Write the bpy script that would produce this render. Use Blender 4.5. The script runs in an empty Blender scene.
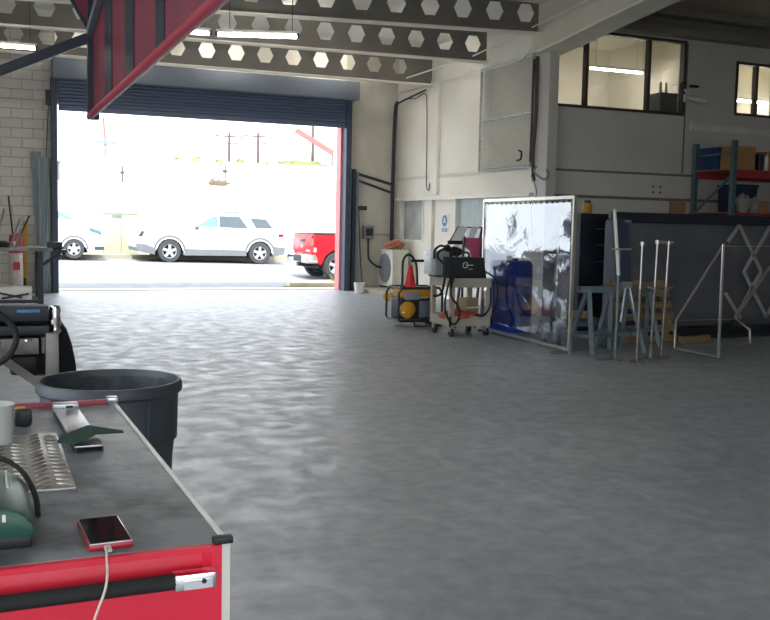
import bpy, bmesh, math, random
from mathutils import Vector, Matrix
random.seed(7)
PI = math.pi
scn = bpy.context.scene
COL = scn.collection

# ------------------------------------------------------------------ camera
cam_d = bpy.data.cameras.new('camera')
cam = bpy.data.objects.new('camera', cam_d)
COL.objects.link(cam)
cam_d.sensor_fit = 'HORIZONTAL'
cam_d.sensor_width = 36.0
cam_d.lens = 967.0 / 770.0 * 36.0
cam_d.clip_end = 400
yaw, pit, rol = math.radians(22.78), math.radians(4.986), math.radians(1.198)
fw = Vector((math.sin(yaw), math.cos(yaw), 0)); rt = Vector((math.cos(yaw), -math.sin(yaw), 0)); up = Vector((0, 0, 1))
f2 = fw * math.cos(pit) - up * math.sin(pit); u2 = up * math.cos(pit) + fw * math.sin(pit)
r3 = rt * math.cos(rol) + u2 * math.sin(rol); u3 = u2 * math.cos(rol) - rt * math.sin(rol)
M = Matrix((r3, u3, -f2)).transposed().to_4x4()
M.translation = (0, 0, 1.55)
cam.matrix_world = M
scn.camera = cam

# ------------------------------------------------------------------ sky, sun, exposure
w = bpy.data.worlds.new('sky'); scn.world = w; w.use_nodes = True
nt = w.node_tree; nt.nodes.clear()
wo = nt.nodes.new('ShaderNodeOutputWorld'); bg = nt.nodes.new('ShaderNodeBackground')
tc = nt.nodes.new('ShaderNodeTexCoord'); sx = nt.nodes.new('ShaderNodeSeparateXYZ'); cr = nt.nodes.new('ShaderNodeValToRGB')
nt.links.new(tc.outputs['Generated'], sx.inputs[0]); nt.links.new(sx.outputs['Z'], cr.inputs[0])
cr.color_ramp.elements[0].position = 0.0; cr.color_ramp.elements[0].color = (0.92, 0.96, 1.0, 1)
cr.color_ramp.elements[1].position = 0.8; cr.color_ramp.elements[1].color = (0.74, 0.85, 1.0, 1)
nt.links.new(cr.outputs[0], bg.inputs['Color']); bg.inputs['Strength'].default_value = .9
nt.links.new(bg.outputs[0], wo.inputs['Surface'])
sd = bpy.data.lights.new('sun', 'SUN'); sd.energy = 1.5; sd.angle = math.radians(12); sd.color = (1.0, 0.97, 0.92)
sun = bpy.data.objects.new('sun', sd); COL.objects.link(sun)
sun.rotation_euler = (math.radians(32), 0, math.radians(-25))
scn.view_settings.view_transform = 'Standard'
scn.view_settings.look = 'None'
scn.view_settings.gamma = 1.0
scn.view_settings.use_curve_mapping = False
scn.view_settings.exposure = 2.45

# ------------------------------------------------------------------ materials
def lin(h):
    h = h.lstrip('#'); out = []
    for i in (0, 2, 4):
        c = int(h[i:i + 2], 16) / 255
        out.append(c / 12.92 if c <= .04045 else ((c + .055) / 1.055) ** 2.4)
    return out + [1.0]

def mat(name, col, rough=.6, metal=0.0, col2=None, scale=6.0, detail=4.0, bump=0.0, bscale=None, stretch=None, lo=.35, hi=.65, spec=.5):
    m = bpy.data.materials.new(name); m.use_nodes = True
    t = m.node_tree; b = t.nodes['Principled BSDF']
    b.inputs['Base Color'].default_value = lin(col)
    b.inputs['Roughness'].default_value = rough
    b.inputs['Metallic'].default_value = metal
    b.inputs['Specular IOR Level'].default_value = spec
    tc = t.nodes.new('ShaderNodeTexCoord'); mp = t.nodes.new('ShaderNodeMapping')
    t.links.new(tc.outputs['Object'], mp.inputs[0])
    if stretch: mp.inputs['Scale'].default_value = stretch
    n = t.nodes.new('ShaderNodeTexNoise'); n.inputs['Scale'].default_value = scale; n.inputs['Detail'].default_value = detail
    t.links.new(mp.outputs[0], n.inputs['Vector'])
    r = t.nodes.new('ShaderNodeValToRGB')
    r.color_ramp.elements[0].position = lo; r.color_ramp.elements[1].position = hi
    c = lin(col)
    r.color_ramp.elements[0].color = lin(col2) if col2 else [x * .88 for x in c[:3]] + [1]
    r.color_ramp.elements[1].color = c
    t.links.new(n.outputs['Fac'], r.inputs[0]); t.links.new(r.outputs[0], b.inputs['Base Color'])
    if bump:
        n2 = t.nodes.new('ShaderNodeTexNoise'); n2.inputs['Scale'].default_value = bscale or scale * 4; n2.inputs['Detail'].default_value = 6
        t.links.new(mp.outputs[0], n2.inputs['Vector'])
        bp = t.nodes.new('ShaderNodeBump'); bp.inputs['Strength'].default_value = bump; bp.inputs['Distance'].default_value = .02
        t.links.new(n2.outputs['Fac'], bp.inputs['Height']); t.links.new(bp.outputs[0], b.inputs['Normal'])
    return m

def emit(name, col, strength):
    m = bpy.data.materials.new(name); m.use_nodes = True
    b = m.node_tree.nodes['Principled BSDF']
    b.inputs['Base Color'].default_value = (.8, .8, .8, 1)
    b.inputs['Emission Color'].default_value = lin(col); b.inputs['Emission Strength'].default_value = strength
    return m

def glass(name, tint='#FFFFFF', rough=.03, refl=.12):
    m = bpy.data.materials.new(name); m.use_nodes = True
    t = m.node_tree; t.nodes.clear()
    o = t.nodes.new('ShaderNodeOutputMaterial'); mx = t.nodes.new('ShaderNodeMixShader')
    a = t.nodes.new('ShaderNodeBsdfTransparent'); g = t.nodes.new('ShaderNodeBsdfGlossy')
    a.inputs['Color'].default_value = lin(tint); g.inputs['Roughness'].default_value = rough
    mx.inputs[0].default_value = refl
    t.links.new(a.outputs[0], mx.inputs[1]); t.links.new(g.outputs[0], mx.inputs[2]); t.links.new(mx.outputs[0], o.inputs['Surface'])
    return m

def m_floor():
    m = bpy.data.materials.new('polished_concrete'); m.use_nodes = True
    t = m.node_tree; b = t.nodes['Principled BSDF']; L = t.links.new
    tc = t.nodes.new('ShaderNodeTexCoord')
    def noise(s, d, dist=0, sc=None):
        v = tc.outputs['Object']
        if sc:
            mp = t.nodes.new('ShaderNodeMapping'); mp.inputs['Scale'].default_value = sc; L(v, mp.inputs[0]); v = mp.outputs[0]
        n = t.nodes.new('ShaderNodeTexNoise'); n.inputs['Scale'].default_value = s; n.inputs['Detail'].default_value = d
        n.inputs['Distortion'].default_value = dist; L(v, n.inputs['Vector']); return n
    def ramp(src, a, b2, ca, cb):
        r = t.nodes.new('ShaderNodeValToRGB'); e = r.color_ramp.elements
        e[0].position = a; e[1].position = b2; e[0].color = lin(ca); e[1].color = lin(cb); L(src, r.inputs[0]); return r
    big = ramp(noise(.5, 6, .3).outputs['Fac'], .35, .68, '#90959A', '#A2A7AB')
    fine = ramp(noise(9, 15, .3).outputs['Fac'], .36, .66, '#D6D6D6', '#FFFFFF')
    mx = t.nodes.new('ShaderNodeMixRGB'); mx.blend_type = 'MULTIPLY'; mx.inputs[0].default_value = .8
    L(big.outputs[0], mx.inputs[1]); L(fine.outputs[0], mx.inputs[2])
    scr = ramp(noise(2.6, 15, 1.6, (1, .45, 1)).outputs['Fac'], .58, .68, '#000000', '#FFFFFF')
    mx2 = t.nodes.new('ShaderNodeMixRGB'); mx2.inputs[2].default_value = lin('#B9BDC0')
    ml = t.nodes.new('ShaderNodeMath'); ml.operation = 'MULTIPLY'; ml.inputs[1].default_value = .3
    L(scr.outputs[0], ml.inputs[0]); L(ml.outputs[0], mx2.inputs[0]); L(mx.outputs[0], mx2.inputs[1])
    L(mx2.outputs[0], b.inputs['Base Color'])
    rr = t.nodes.new('ShaderNodeMapRange'); rr.inputs['From Min'].default_value = .3; rr.inputs['From Max'].default_value = .7
    rr.inputs['To Min'].default_value = .34; rr.inputs['To Max'].default_value = .58
    L(noise(5.0, 12, .4).outputs['Fac'], rr.inputs['Value']); L(rr.outputs[0], b.inputs['Roughness'])
    bp = t.nodes.new('ShaderNodeBump'); bp.inputs['Strength'].default_value = .05; bp.inputs['Distance'].default_value = .012
    L(noise(30, 10, .2).outputs['Fac'], bp.inputs['Height']); L(bp.outputs[0], b.inputs['Normal'])
    b.inputs['Specular IOR Level'].default_value = .9
    return m

def m_brick():
    m = bpy.data.materials.new('painted_block'); m.use_nodes = True
    t = m.node_tree; b = t.nodes['Principled BSDF']; L = t.links.new
    tc = t.nodes.new('ShaderNodeTexCoord'); s = t.nodes.new('ShaderNodeSeparateXYZ'); c = t.nodes.new('ShaderNodeCombineXYZ')
    L(tc.outputs['Object'], s.inputs[0]); L(s.outputs['X'], c.inputs['X']); L(s.outputs['Z'], c.inputs['Y'])
    br = t.nodes.new('ShaderNodeTexBrick'); L(c.outputs[0], br.inputs['Vector'])
    br.inputs['Scale'].default_value = 1.0; br.inputs['Brick Width'].default_value = .42; br.inputs['Row Height'].default_value = .2
    br.inputs['Mortar Size'].default_value = .011; br.inputs['Mortar Smooth'].default_value = .3
    br.inputs['Color1'].default_value = lin('#CCC8BF'); br.inputs['Color2'].default_value = lin('#C2BEB5'); br.inputs['Mortar'].default_value = lin('#A8A49C')
    L(br.outputs['Color'], b.inputs['Base Color'])
    bp = t.nodes.new('ShaderNodeBump'); bp.inputs['Strength'].default_value = .6; bp.inputs['Distance'].default_value = .02; bp.invert = True
    L(br.outputs['Fac'], bp.inputs['Height']); L(bp.outputs[0], b.inputs['Normal'])
    b.inputs['Roughness'].default_value = .75
    return m

def m_film():
    m = bpy.data.materials.new('clear_film'); m.use_nodes = True
    t = m.node_tree; t.nodes.clear(); L = t.links.new
    o = t.nodes.new('ShaderNodeOutputMaterial'); mx = t.nodes.new('ShaderNodeMixShader')
    a = t.nodes.new('ShaderNodeBsdfTransparent'); g = t.nodes.new('ShaderNodeBsdfGlossy')
    a.inputs['Color'].default_value = lin('#E8ECF6'); g.inputs['Color'].default_value = lin('#BEC5D0'); g.inputs['Roughness'].default_value = .05
    tc = t.nodes.new('ShaderNodeTexCoord'); mp = t.nodes.new('ShaderNodeMapping'); L(tc.outputs['Object'], mp.inputs[0])
    mp.inputs['Scale'].default_value = (1, .8, 1.5)
    n = t.nodes.new('ShaderNodeTexNoise'); n.inputs['Scale'].default_value = 1.6; n.inputs['Detail'].default_value = 5; n.inputs['Distortion'].default_value = .8
    L(mp.outputs[0], n.inputs['Vector'])
    bp = t.nodes.new('ShaderNodeBump'); bp.inputs['Strength'].default_value = .2; bp.inputs['Distance'].default_value = .06
    L(n.outputs['Fac'], bp.inputs['Height']); L(bp.outputs[0], g.inputs['Normal'])
    mx.inputs[0].default_value = .5
    L(a.outputs[0], mx.inputs[1]); L(g.outputs[0], mx.inputs[2]); L(mx.outputs[0], o.inputs['Surface'])
    return m

K = dict(
    floor=m_floor(), brick=m_brick(), film=m_film(),
    plaster=mat('plaster', '#CFCABD', .8, col2='#BCB6A9', scale=1.2, bump=.08),
    cream=mat('cream_paint', '#EAE5DA', .7, col2='#DFDACE', scale=.9),
    greywall=mat('grey_wall_paint', '#D6D2CB', .75, col2='#CBC7C0', scale=.8),
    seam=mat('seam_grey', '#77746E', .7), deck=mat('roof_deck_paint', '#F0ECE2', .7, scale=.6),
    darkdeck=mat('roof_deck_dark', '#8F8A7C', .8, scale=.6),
    beam=mat('beam_paint_shaded', '#76726B', .65, col2='#6B6761', scale=1.5), flange=mat('flange_paint_lit', '#F0E9D8', .6, scale=2),  # same paint: shade put into the web colour, floor light into the flange
    girder=mat('girder_paint', '#DCD6C6', .6, col2='#CEC7B6', scale=.7),
    navy=mat('navy_paint', '#3E485C', .55, scale=3), navy2=mat('dark_navy_paint', '#1E2633', .5, scale=3),
    slate=mat('roller_slate_hazed', '#5E6B84', .5, scale=1.0), hoodm=mat('hood_slate_hazed', '#7C8492', .55, scale=1.0),  # hood and curtain slate lightened to carry lens haze
    red=mat('red_enamel', '#E8213F', .35, scale=2, col2='#DE1C38'), redpanel=mat('weathered_red_panel', '#742A3B', .6, col2='#662435', scale=2.5),
    redrim=mat('red_rim', '#A03444', .45, scale=2), pinkred=mat('faded_red_steel', '#DA8A8C', .6, scale=1),
    black=mat('black_plastic', '#17191C', .5, scale=8), rubber=mat('black_rubber', '#1B1C1E', .75, scale=10),
    dark=mat('dark_steel', '#2E3238', .45, .3, col2='#252930', scale=4), steelpan=mat('dark_grey_sheet', '#66686D', .5, .1, col2='#56585E', scale=1.3),
    galv=mat('galvanised', '#B5BABB', .4, .7, col2='#9BA0A1', scale=9), lattice=mat('lattice_grey', '#A5A5A2', .5, .1, scale=5), wire=mat('mesh_wire', '#D2D0C6', .6, .1, scale=5), chrome=mat('chrome', '#E8E8E8', .15, 1.0, scale=3),
    steel=mat('brushed_steel', '#B9BBBD', .32, .9, col2='#97999C', scale=14, stretch=(1, .08, 1)), dirty=mat('worn_steel', '#8D8A85', .5, .6, col2='#6A6762', scale=7),
    tube=mat('polished_tube', '#C9C7C0', .3, .85, scale=5), bluegrey=mat('blue_grey_steel', '#6E7D85', .5, .15, col2='#5F6D75', scale=6),
    rackg=mat('rack_green', '#5C7678', .5, scale=5), rackred=mat('rack_beam_red', '#A62F36', .5, scale=4),
    bluebin=mat('blue_plastic', '#1C3F70', .45, scale=3), drum=mat('blue_drum', '#2452C8', .4, scale=3), totenavy=mat('dark_blue_plastic', '#1E2A44', .5, scale=3),
    card=mat('cardboard', '#B48A5C', .85, col2='#A67D50', scale=5), wood=mat('pallet_wood', '#9C835F', .8, col2='#806A4B', scale=7, stretch=(.3, 4, 4)),
    ply=mat('plywood', '#A9825C', .8, scale=5), plasticbag=mat('clear_bag', '#A5A199', .3, scale=10, bump=.6),
    beige=mat('beige_plastic', '#A8A393', .55, col2='#9A9585', scale=4), white=mat('white_paint', '#E6E4DC', .5, scale=3), offwhite=mat('ac_white', '#D8D5C8', .5, scale=4),
    yellow=mat('safety_yellow', '#D99A1E', .5, scale=4), ylw2=mat('dull_yellow', '#B98F2F', .6, scale=4), orange=mat('orange_red', '#D2432A', .55, scale=4),
    cone=mat('cone_red', '#D8262C', .5, scale=4), copper=mat('copper_foil', '#D59A80', .45, .2, col2='#A85A42', scale=26, bump=.8),
    redcloth=mat('red_cloth', '#C85548', .85, col2='#A83F36', scale=12), poster=mat('red_board', '#D8607A', .6, scale=4), paper=mat('paper', '#FAFAFA', .8, col2='#E6E8EC', scale=40),
    corr=mat('pale_corrugated', '#CBD8DA', .4, scale=3), tin=mat('weathered_tin', '#A3AEB4', .5, .15, col2='#8E9AA1', scale=5, stretch=(4, 4, .3)),
    signblue=mat('sign_blue', '#3A84B0', .5, scale=9), jacket=mat('black_cloth', '#15181E', .9, scale=14, bump=.4),
    bin=mat('charcoal_bin', '#3F464D', .5, col2='#363D44', scale=5, bump=.1), binin=mat('dusty_bin_inside', '#50565A', .7, col2='#3A4045', scale=12, detail=10, lo=.45, hi=.7),
    mat_top=mat('grey_bench_mat', '#787D81', .45, col2='#484D52', scale=9, detail=12, bump=.1, lo=.36, hi=.62), alu=mat('aluminium_edge', '#C8CBCD', .35, .6, scale=4),
    plate=mat('diamond_plate', '#B5B2AC', .36, .75, col2='#85827C', scale=6), green=mat('dark_green_plastic', '#14503F', .4, scale=5), greenpap=mat('green_abrasive', '#173A30', .85, scale=60),
    cup=mat('milky_plastic', '#CFD3CE', .4, scale=4), screen=mat('phone_glass', '#15120F', .06, scale=2), phonered=mat('phone_red', '#B2162C', .35, scale=4), cable=mat('white_cable', '#D2CBC0', .5, scale=4),
    asphalt=mat('asphalt', '#7E7F7F', .9, col2='#6F7070', scale=3, detail=10), kerb=mat('kerb_concrete', '#C9C0A8', .9, scale=3), kerb2=mat('far_kerb', '#9E9684', .9, scale=3),
    outwall=mat('white_outdoor_wall', '#E4E3DE', .9, scale=.7), carwhite=mat('white_car_paint', '#EDEEF0', .25, scale=2), cargrey=mat('grey_cladding', '#6A6E71', .6, scale=4),
    carglass=mat('car_glass', '#5E7A80', .08, scale=2), carglass2=mat('car_glass_dark', '#454F54', .08, scale=2), tyre=mat('tyre', '#3A3C3E', .8, scale=8), rim=mat('alloy_rim', '#C9CCCE', .35, .5, scale=3),
    truckred=mat('truck_red', '#D80F22', .25, scale=2), tail=mat('tail_red', '#B81420', .2, scale=3), palegreen=mat('pale_green_box', '#A3AC8E', .7, scale=2),
    palm=mat('palm_green', '#6B7846', .8, scale=6), trunk=mat('palm_trunk', '#6E5E4C', .9, scale=6), pole=mat('pole_brown', '#4E3E3A', .8, scale=3), boom=mat('boom_red', '#86504A', .6, scale=3),
    glass=glass('window_glass'), frost=mat('frosted_pane', '#C9CCC8', .25, scale=1.4, col2='#AEB2AF'), tubeL=emit('fluorescent_tube', '#FFFBF3', 9.0), tubeO=emit('office_tube', '#FFFAF0', 10.0),
    office=mat('office_cream', '#F3EFE0', .8, scale=.6), brown=mat('dark_brown_frame', '#4A3F3C', .5, scale=4), redgas=mat('extinguisher_red', '#B3202C', .4, scale=4), pale=mat('pale_cylinder', '#C3B9B2', .5, col2='#B0A59E', scale=5),
    meter=mat('box_grey', '#8B8F92', .5, scale=4), glow=mat('lamp_white', '#E6E6E2', .3, scale=3), tan=mat('timber_tan', '#B09B78', .8, scale=5), weed=mat('weed_green', '#8AA24A', .8, scale=8),
)

# ------------------------------------------------------------------ builders
def rotm(r):
    return Matrix.Rotation(r[2], 3, 'Z') @ Matrix.Rotation(r[1], 3, 'Y') @ Matrix.Rotation(r[0], 3, 'X')

class MB:
    def __init__(s): s.bm = bmesh.new()
    def box(s, c, d, r=(0, 0, 0), bev=0.0, seg=2):
        R = rotm(r); c = Vector(c)
        vs = []
        for x in (-.5, .5):
            for y in (-.5, .5):
                for z in (-.5, .5):
                    vs.append(s.bm.verts.new(c + R @ Vector((x * d[0], y * d[1], z * d[2]))))
        F = [(0, 1, 3, 2), (4, 6, 7, 5), (0, 4, 5, 1), (2, 3, 7, 6), (0, 2, 6, 4), (1, 5, 7, 3)]
        fs = [s.bm.faces.new([vs[i] for i in f]) for f in F]
        if bev:
            es = list({e for f in fs for e in f.edges})
            bmesh.ops.bevel(s.bm, geom=es, offset=min(bev, min(d) * .45), segments=seg, affect='EDGES', profile=.6)
        return s
    def b2(s, lo, hi, bev=0.0):
        return s.box([(a + b) / 2 for a, b in zip(lo, hi)], [b - a for a, b in zip(lo, hi)], bev=bev)
    def bar(s, p, q, w=.04, h=None, upv=(0, 0, 1), bev=0.0):
        p, q = Vector(p), Vector(q); d = q - p; l = d.length; z = d / l
        u = Vector(upv)
        if abs(z.dot(u)) > .98: u = Vector((1, 0, 0))
        x = u.cross(z).normalized(); y = z.cross(x)
        h = h or w; vs = []
        for t in (p, q):
            for a, b in ((-1, -1), (1, -1), (1, 1), (-1, 1)):
                vs.append(s.bm.verts.new(t + x * a * w / 2 + y * b * h / 2))
        fs = [s.bm.faces.new([vs[i] for i in f]) for f in ((3, 2, 1, 0), (4, 5, 6, 7), (0, 1, 5, 4), (1, 2, 6, 5), (2, 3, 7, 6), (3, 0, 4, 7))]
        if bev: bmesh.ops.bevel(s.bm, geom=list({e for f in fs for e in f.edges}), offset=bev, segments=2, affect='EDGES')
        return s
    def cyl(s, p, q, r, r2=None, n=20, cap=True):
        p, q = Vector(p), Vector(q); z = (q - p).normalized()
        u = Vector((0, 0, 1)) if abs(z.z) < .95 else Vector((1, 0, 0))
        x = u.cross(z).normalized(); y = z.cross(x); r2 = r if r2 is None else r2
        A = [s.bm.verts.new(p + (x * math.cos(2 * PI * i / n) + y * math.sin(2 * PI * i / n)) * r) for i in range(n)]
        B = [s.bm.verts.new(q + (x * math.cos(2 * PI * i / n) + y * math.sin(2 * PI * i / n)) * r2) for i in range(n)]
        for i in range(n): s.bm.faces.new((A[i], A[(i + 1) % n], B[(i + 1) % n], B[i]))
        if cap: s.bm.faces.new(A[::-1]); s.bm.faces.new(B)
        return s
    def tube(s, pts, r, n=8, smooth=0, closed=False):
        P = [Vector(p) for p in pts]
        if smooth:
            Q = []
            m = len(P)
            for i in range(m if closed else m - 1):
                p0 = P[(i - 1) % m] if closed or i > 0 else P[0]; p1 = P[i]; p2 = P[(i + 1) % m]
                p3 = P[(i + 2) % m] if closed or i + 2 < m else P[-1]
                for k in range(smooth):
                    t = k / smooth
                    Q.append(.5 * ((2 * p1) + (p2 - p0) * t + (2 * p0 - 5 * p1 + 4 * p2 - p3) * t * t + (3 * p1 - p0 - 3 * p2 + p3) * t ** 3))
            if not closed: Q.append(P[-1])
            P = Q
        m = len(P); rings = []; u = None
        for i in range(m):
            if closed: d = P[(i + 1) % m] - P[(i - 1) % m]
            else: d = P[min(i + 1, m - 1)] - P[max(i - 1, 0)]
            d.normalize()
            if u is None: u = d.cross(Vector((0, 0, 1)) if abs(d.z) < .9 else Vector((1, 0, 0))).normalized()
            else:
                u = (u - d * u.dot(d))
                u = u.normalized() if u.length > 1e-6 else d.orthogonal().normalized()
            v = d.cross(u)
            k = 1.0
            if 0 < i < m - 1 or closed:
                a = (P[i] - P[i - 1]).normalized(); b = (P[(i + 1) % m] - P[i]).normalized()
                k = min(1.5, 1 / max(.5, math.cos(a.angle(b, 0) / 2)))
            rings.append([s.bm.verts.new(P[i] + (u * math.cos(2 * PI * j / n) + v * math.sin(2 * PI * j / n)) * r * k) for j in range(n)])
        for i in range(m if closed else m - 1):
            A, B = rings[i], rings[(i + 1) % m]
            for j in range(n): s.bm.faces.new((A[j], A[(j + 1) % n], B[(j + 1) % n], B[j]))
        if not closed: s.bm.faces.new(rings[0][::-1]); s.bm.faces.new(rings[-1])
        return s
    def lathe(s, prof, c=(0, 0, 0), n=32, axis='Z', sy=1.0):
        c = Vector(c); rings = []
        for r, h in prof:
            ring = []
            for i in range(n):
                a = 2 * PI * i / n; x, y = r * math.cos(a), r * math.sin(a) * sy
                v = Vector((x, y, h)) if axis == 'Z' else (Vector((x, h, y)) if axis == 'Y' else Vector((h, x, y)))
                ring.append(s.bm.verts.new(c + v))
            rings.append(ring)
        for A, B in zip(rings, rings[1:]):
            for i in range(n): s.bm.faces.new((A[i], A[(i + 1) % n], B[(i + 1) % n], B[i]))
        bmesh.ops.remove_doubles(s.bm, verts=[v for r in rings for v in r], dist=1e-6)
        return s
    def prism(s, poly, a, b, plane='XZ', inset=None, bev=0.0):
        """poly in the named plane, extruded along the other axis from a to b"""
        def P3(u, v, t):
            return {'XZ': (u, t, v), 'YZ': (t, u, v), 'XY': (u, v, t)}[plane]
        f = inset or (lambda u, v: 0)
        A = [s.bm.verts.new(P3(u, v, a + f(u, v))) for u, v in poly]
        B = [s.bm.verts.new(P3(u, v, b - f(u, v))) for u, v in poly]
        n = len(poly)
        fa = s.bm.faces.new(A); fb = s.bm.faces.new(B[::-1])
        for i in range(n): s.bm.faces.new((A[i], B[i], B[(i + 1) % n], A[(i + 1) % n]))
        if bev:
            bmesh.ops.bevel(s.bm, geom=list(set(fa.edges) | set(fb.edges)), offset=bev, segments=2, affect='EDGES', profile=.6)
        return s
    def quad(s, *pts):
        s.bm.faces.new([s.bm.verts.new(p) for p in pts]); return s
    def ell(s, c, d, n=16, m=10, noise=0.0, r=(0, 0, 0)):
        R = rotm(r); c = Vector(c); rows = []
        for i in range(m + 1):
            th = PI * i / m; row = []
            for j in range(n):
                ph = 2 * PI * j / n
                v = Vector((math.sin(th) * math.cos(ph), math.sin(th) * math.sin(ph), math.cos(th)))
                k = 1 + noise * (math.sin(7 * v.x + 3 * v.y + c.x * 9) * math.cos(6 * v.z + 4 * v.y + c.y * 5))
                row.append(s.bm.verts.new(c + R @ Vector((v.x * d[0] * k, v.y * d[1] * k, v.z * d[2] * k))))
            rows.append(row)
        for A, B in zip(rows, rows[1:]):
            for j in range(n): s.bm.faces.new((A[j], A[(j + 1) % n], B[(j + 1) % n], B[j]))
        bmesh.ops.remove_doubles(s.bm, verts=rows[0] + rows[-1], dist=1e-6)
        return s
    def done(s, name, m, parent=None, loc=None, smooth=True, solid=0.0, sub=0):
        bmesh.ops.recalc_face_normals(s.bm, faces=s.bm.faces)
        me = bpy.data.meshes.new(name); s.bm.to_mesh(me); s.bm.free()
        me.materials.append(K[m] if isinstance(m, str) else m)
        if smooth:
            me.polygons.foreach_set('use_smooth', [True] * len(me.polygons))
            me.set_sharp_from_angle(angle=math.radians(38))
        o = bpy.data.objects.new(name, me); COL.objects.link(o)
        if parent: o.parent = parent
        if loc: o.location = loc
        if solid:
            md = o.modifiers.new('thick', 'SOLIDIFY'); md.thickness = solid; md.offset = 0
        if sub:
            md = o.modifiers.new('sub', 'SUBSURF'); md.levels = sub; md.render_levels = sub
        return o

def thing(name, label, cat, loc=(0, 0, 0), rz=0.0, group=None):
    o = bpy.data.objects.new(name, None); o.empty_display_size = .1; COL.objects.link(o)
    o.location = loc; o.rotation_euler = (0, 0, rz)
    o['label'] = label; o['category'] = cat
    if group: o['group'] = group
    return o
def tag(o, label, cat, group=None):
    o['label'] = label; o['category'] = cat
    if group: o['group'] = group
    return o
def struct(o): o['kind'] = 'structure'; return o
def sroot(name, loc=(0, 0, 0)):
    o = bpy.data.objects.new(name, None); COL.objects.link(o); o.location = loc; o['kind'] = 'structure'; return o
def dup(root, loc, rz=None, label=None):
    r = root.copy(); COL.objects.link(r); r.location = loc
    if rz is not None: r.rotation_euler = (0, 0, rz)
    if label: r['label'] = label
    for ch in list(root.children):
        c = ch.copy(); COL.objects.link(c); c.parent = r
        for g in list(ch.children):
            d = g.copy(); COL.objects.link(d); d.parent = c
    return r

# ================================================================== the room
YD = 21.6; XR = 9.3; YF = 15.0
struct(MB().b2((-6, -6, -.2), (16, 21.85, 0)).done('floor', 'floor', smooth=False))
# door wall: block left, plaster right, header above
struct(MB().b2((-6, YD, 0), (1.5, YD + .25, 5.6)).done('wall_front', 'brick', smooth=False))
struct(MB().b2((7.98, YD, 0), (9.6, YD + .25, 5.6)).done('wall_front_pier', 'plaster', smooth=False))
struct(MB().b2((1.5, YD, 3.95), (7.98, YD + .25, 5.6)).done('wall_front_header', 'cream', smooth=False))
# right wall: upper panel wall with pilaster and seams, lower recess
wr = struct(MB().b2((XR, YF + .25, 2.2), (XR + .3, YD, 5.6)).b2((XR, 20.02, 0), (XR + .3, YD, 1.22)).b2((XR, 19.55, 0), (XR + .3, 20.02, 2.2)).b2((XR, YF + .25, 0), (XR + .3, 17.2, 2.2))
            .b2((XR, 21.35, 1.22), (XR + .3, YD, 2.2)).b2((XR, 17.2, 0), (XR + .3, 18.35, .3)).done('wall_right', 'cream', smooth=False))
MB().b2((XR - .07, 19.25, 2.25), (XR, 19.6, 4.66)).done('pilaster', 'cream', wr, smooth=False)
MB().b2((XR - .02, YF + .5, 2.63), (XR, YD - .05, 2.69)).done('seam_strip', 'greywall', wr, smooth=False)
MB().b2((XR - .09, YF + .3, 2.14), (XR, YD - .1, 2.2)).done('ledge', 'white', wr, smooth=False)
MB().b2((XR - .04, YF + .3, 4.69), (XR, YD - .02, 4.76)).done('head_rail', 'white', wr, smooth=False)
# side window, pale corrugated window and door in the right wall
w1 = sroot('window_1', (XR, 20.7, 1.7))
MB().b2((.12, -.66, -.47), (.14, .64, .49)).done('pane', 'frost', w1, smooth=False)['label'] = 'dark grey reflective pane'
fr = MB()
for a, b in (((-.02, -.72, -.5), (.1, -.66, .5)), ((-.02, .6, -.5), (.1, .66, .5)), ((-.02, -.66, .44), (.1, .6, .5)), ((-.02, -.66, -.52), (.1, .6, -.46))): fr.b2(a, b)
fr.done('window_frame', 'white', w1, smooth=False)
w2 = sroot('window_2', (XR, 17.78, 1.23))
cm = MB()
for i in range(14):
    y = -.56 + i * .08
    cm.cyl((.1, y + .04, -.92), (.1, y + .04, .93), .045, n=10)
cm.done('corrugated_panel', 'corr', w2)
d2 = sroot('door_2', (XR, 18.97, 0))
MB().b2((.03, -.56, .06), (.08, .56, 2.14), bev=.005).done('door_leaf', 'cream', d2)
fd = MB().b2((-.04, .54, 0), (.12, .62, 2.16)).b2((-.04, -.63, 0), (.12, -.55, 2.16)).done('door_frame', 'white', d2, smooth=False)
MB().cyl((.03, .46, 1.0), (-.03, .46, 1.0), .02).cyl((-.04, .47, 1.0), (-.04, .36, 1.0), .012).done('door_handle', 'dark', d2)
# facing wall with the office windows
wf = MB()
for lo, hi in (((XR + .17, YF, 0), (16, YF + .2, 3.78)), ((12.36, YF, 3.78), (13.57, YF + .2, 5.3)), ((13.57, YF, 4.86), (16, YF + .2, 5.3)), ((14.62, YF, 3.78), (16, YF + .2, 4.86)),
               ((13.57, YF, 3.78), (14.62, YF + .2, 3.83)), ((XR + .25, YF, 5.1), (12.36, YF + .2, 5.3))): wf.b2(lo, hi)
wf = struct(wf.done('wall_facing', 'greywall', smooth=False))
MB().b2((9.5, YF - .015, 2.6), (16, YF, 2.64)).done('panel_seam', 'seam', wf, smooth=False)
MB().b2((9.5, YF - .05, 2.13), (16, YF, 2.18)).done('panel_ledge', 'seam', wf, smooth=False)
MB().b2((12.37, YF - .01, 2.65), (12.4, YF, 5.1)).done('upright_seam', 'seam', wf, smooth=False)
bl = MB()
for dx in (0, .17):
    for dz in (0, .11): bl.cyl((11.72 + dx, YF, 2.28 + dz), (11.72 + dx, YF - .02, 2.28 + dz), .022, n=10)
bl.done('anchor_bolt', 'seam', wf)
struct(MB().b2((XR - .02, YF - .15, 0), (XR + .17, YF + .25, 4.7)).done('corner_column', 'greywall', smooth=False))
w3 = sroot('window_3', (0, YF, 0))
f3 = MB()
f3.b2((9.52, -.02, 3.74), (12.36, .1, 3.79)).b2((9.52, -.02, 5.08), (12.36, .1, 5.13)).b2((12.3, -.02, 3.79), (12.36, .1, 5.08))
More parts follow.
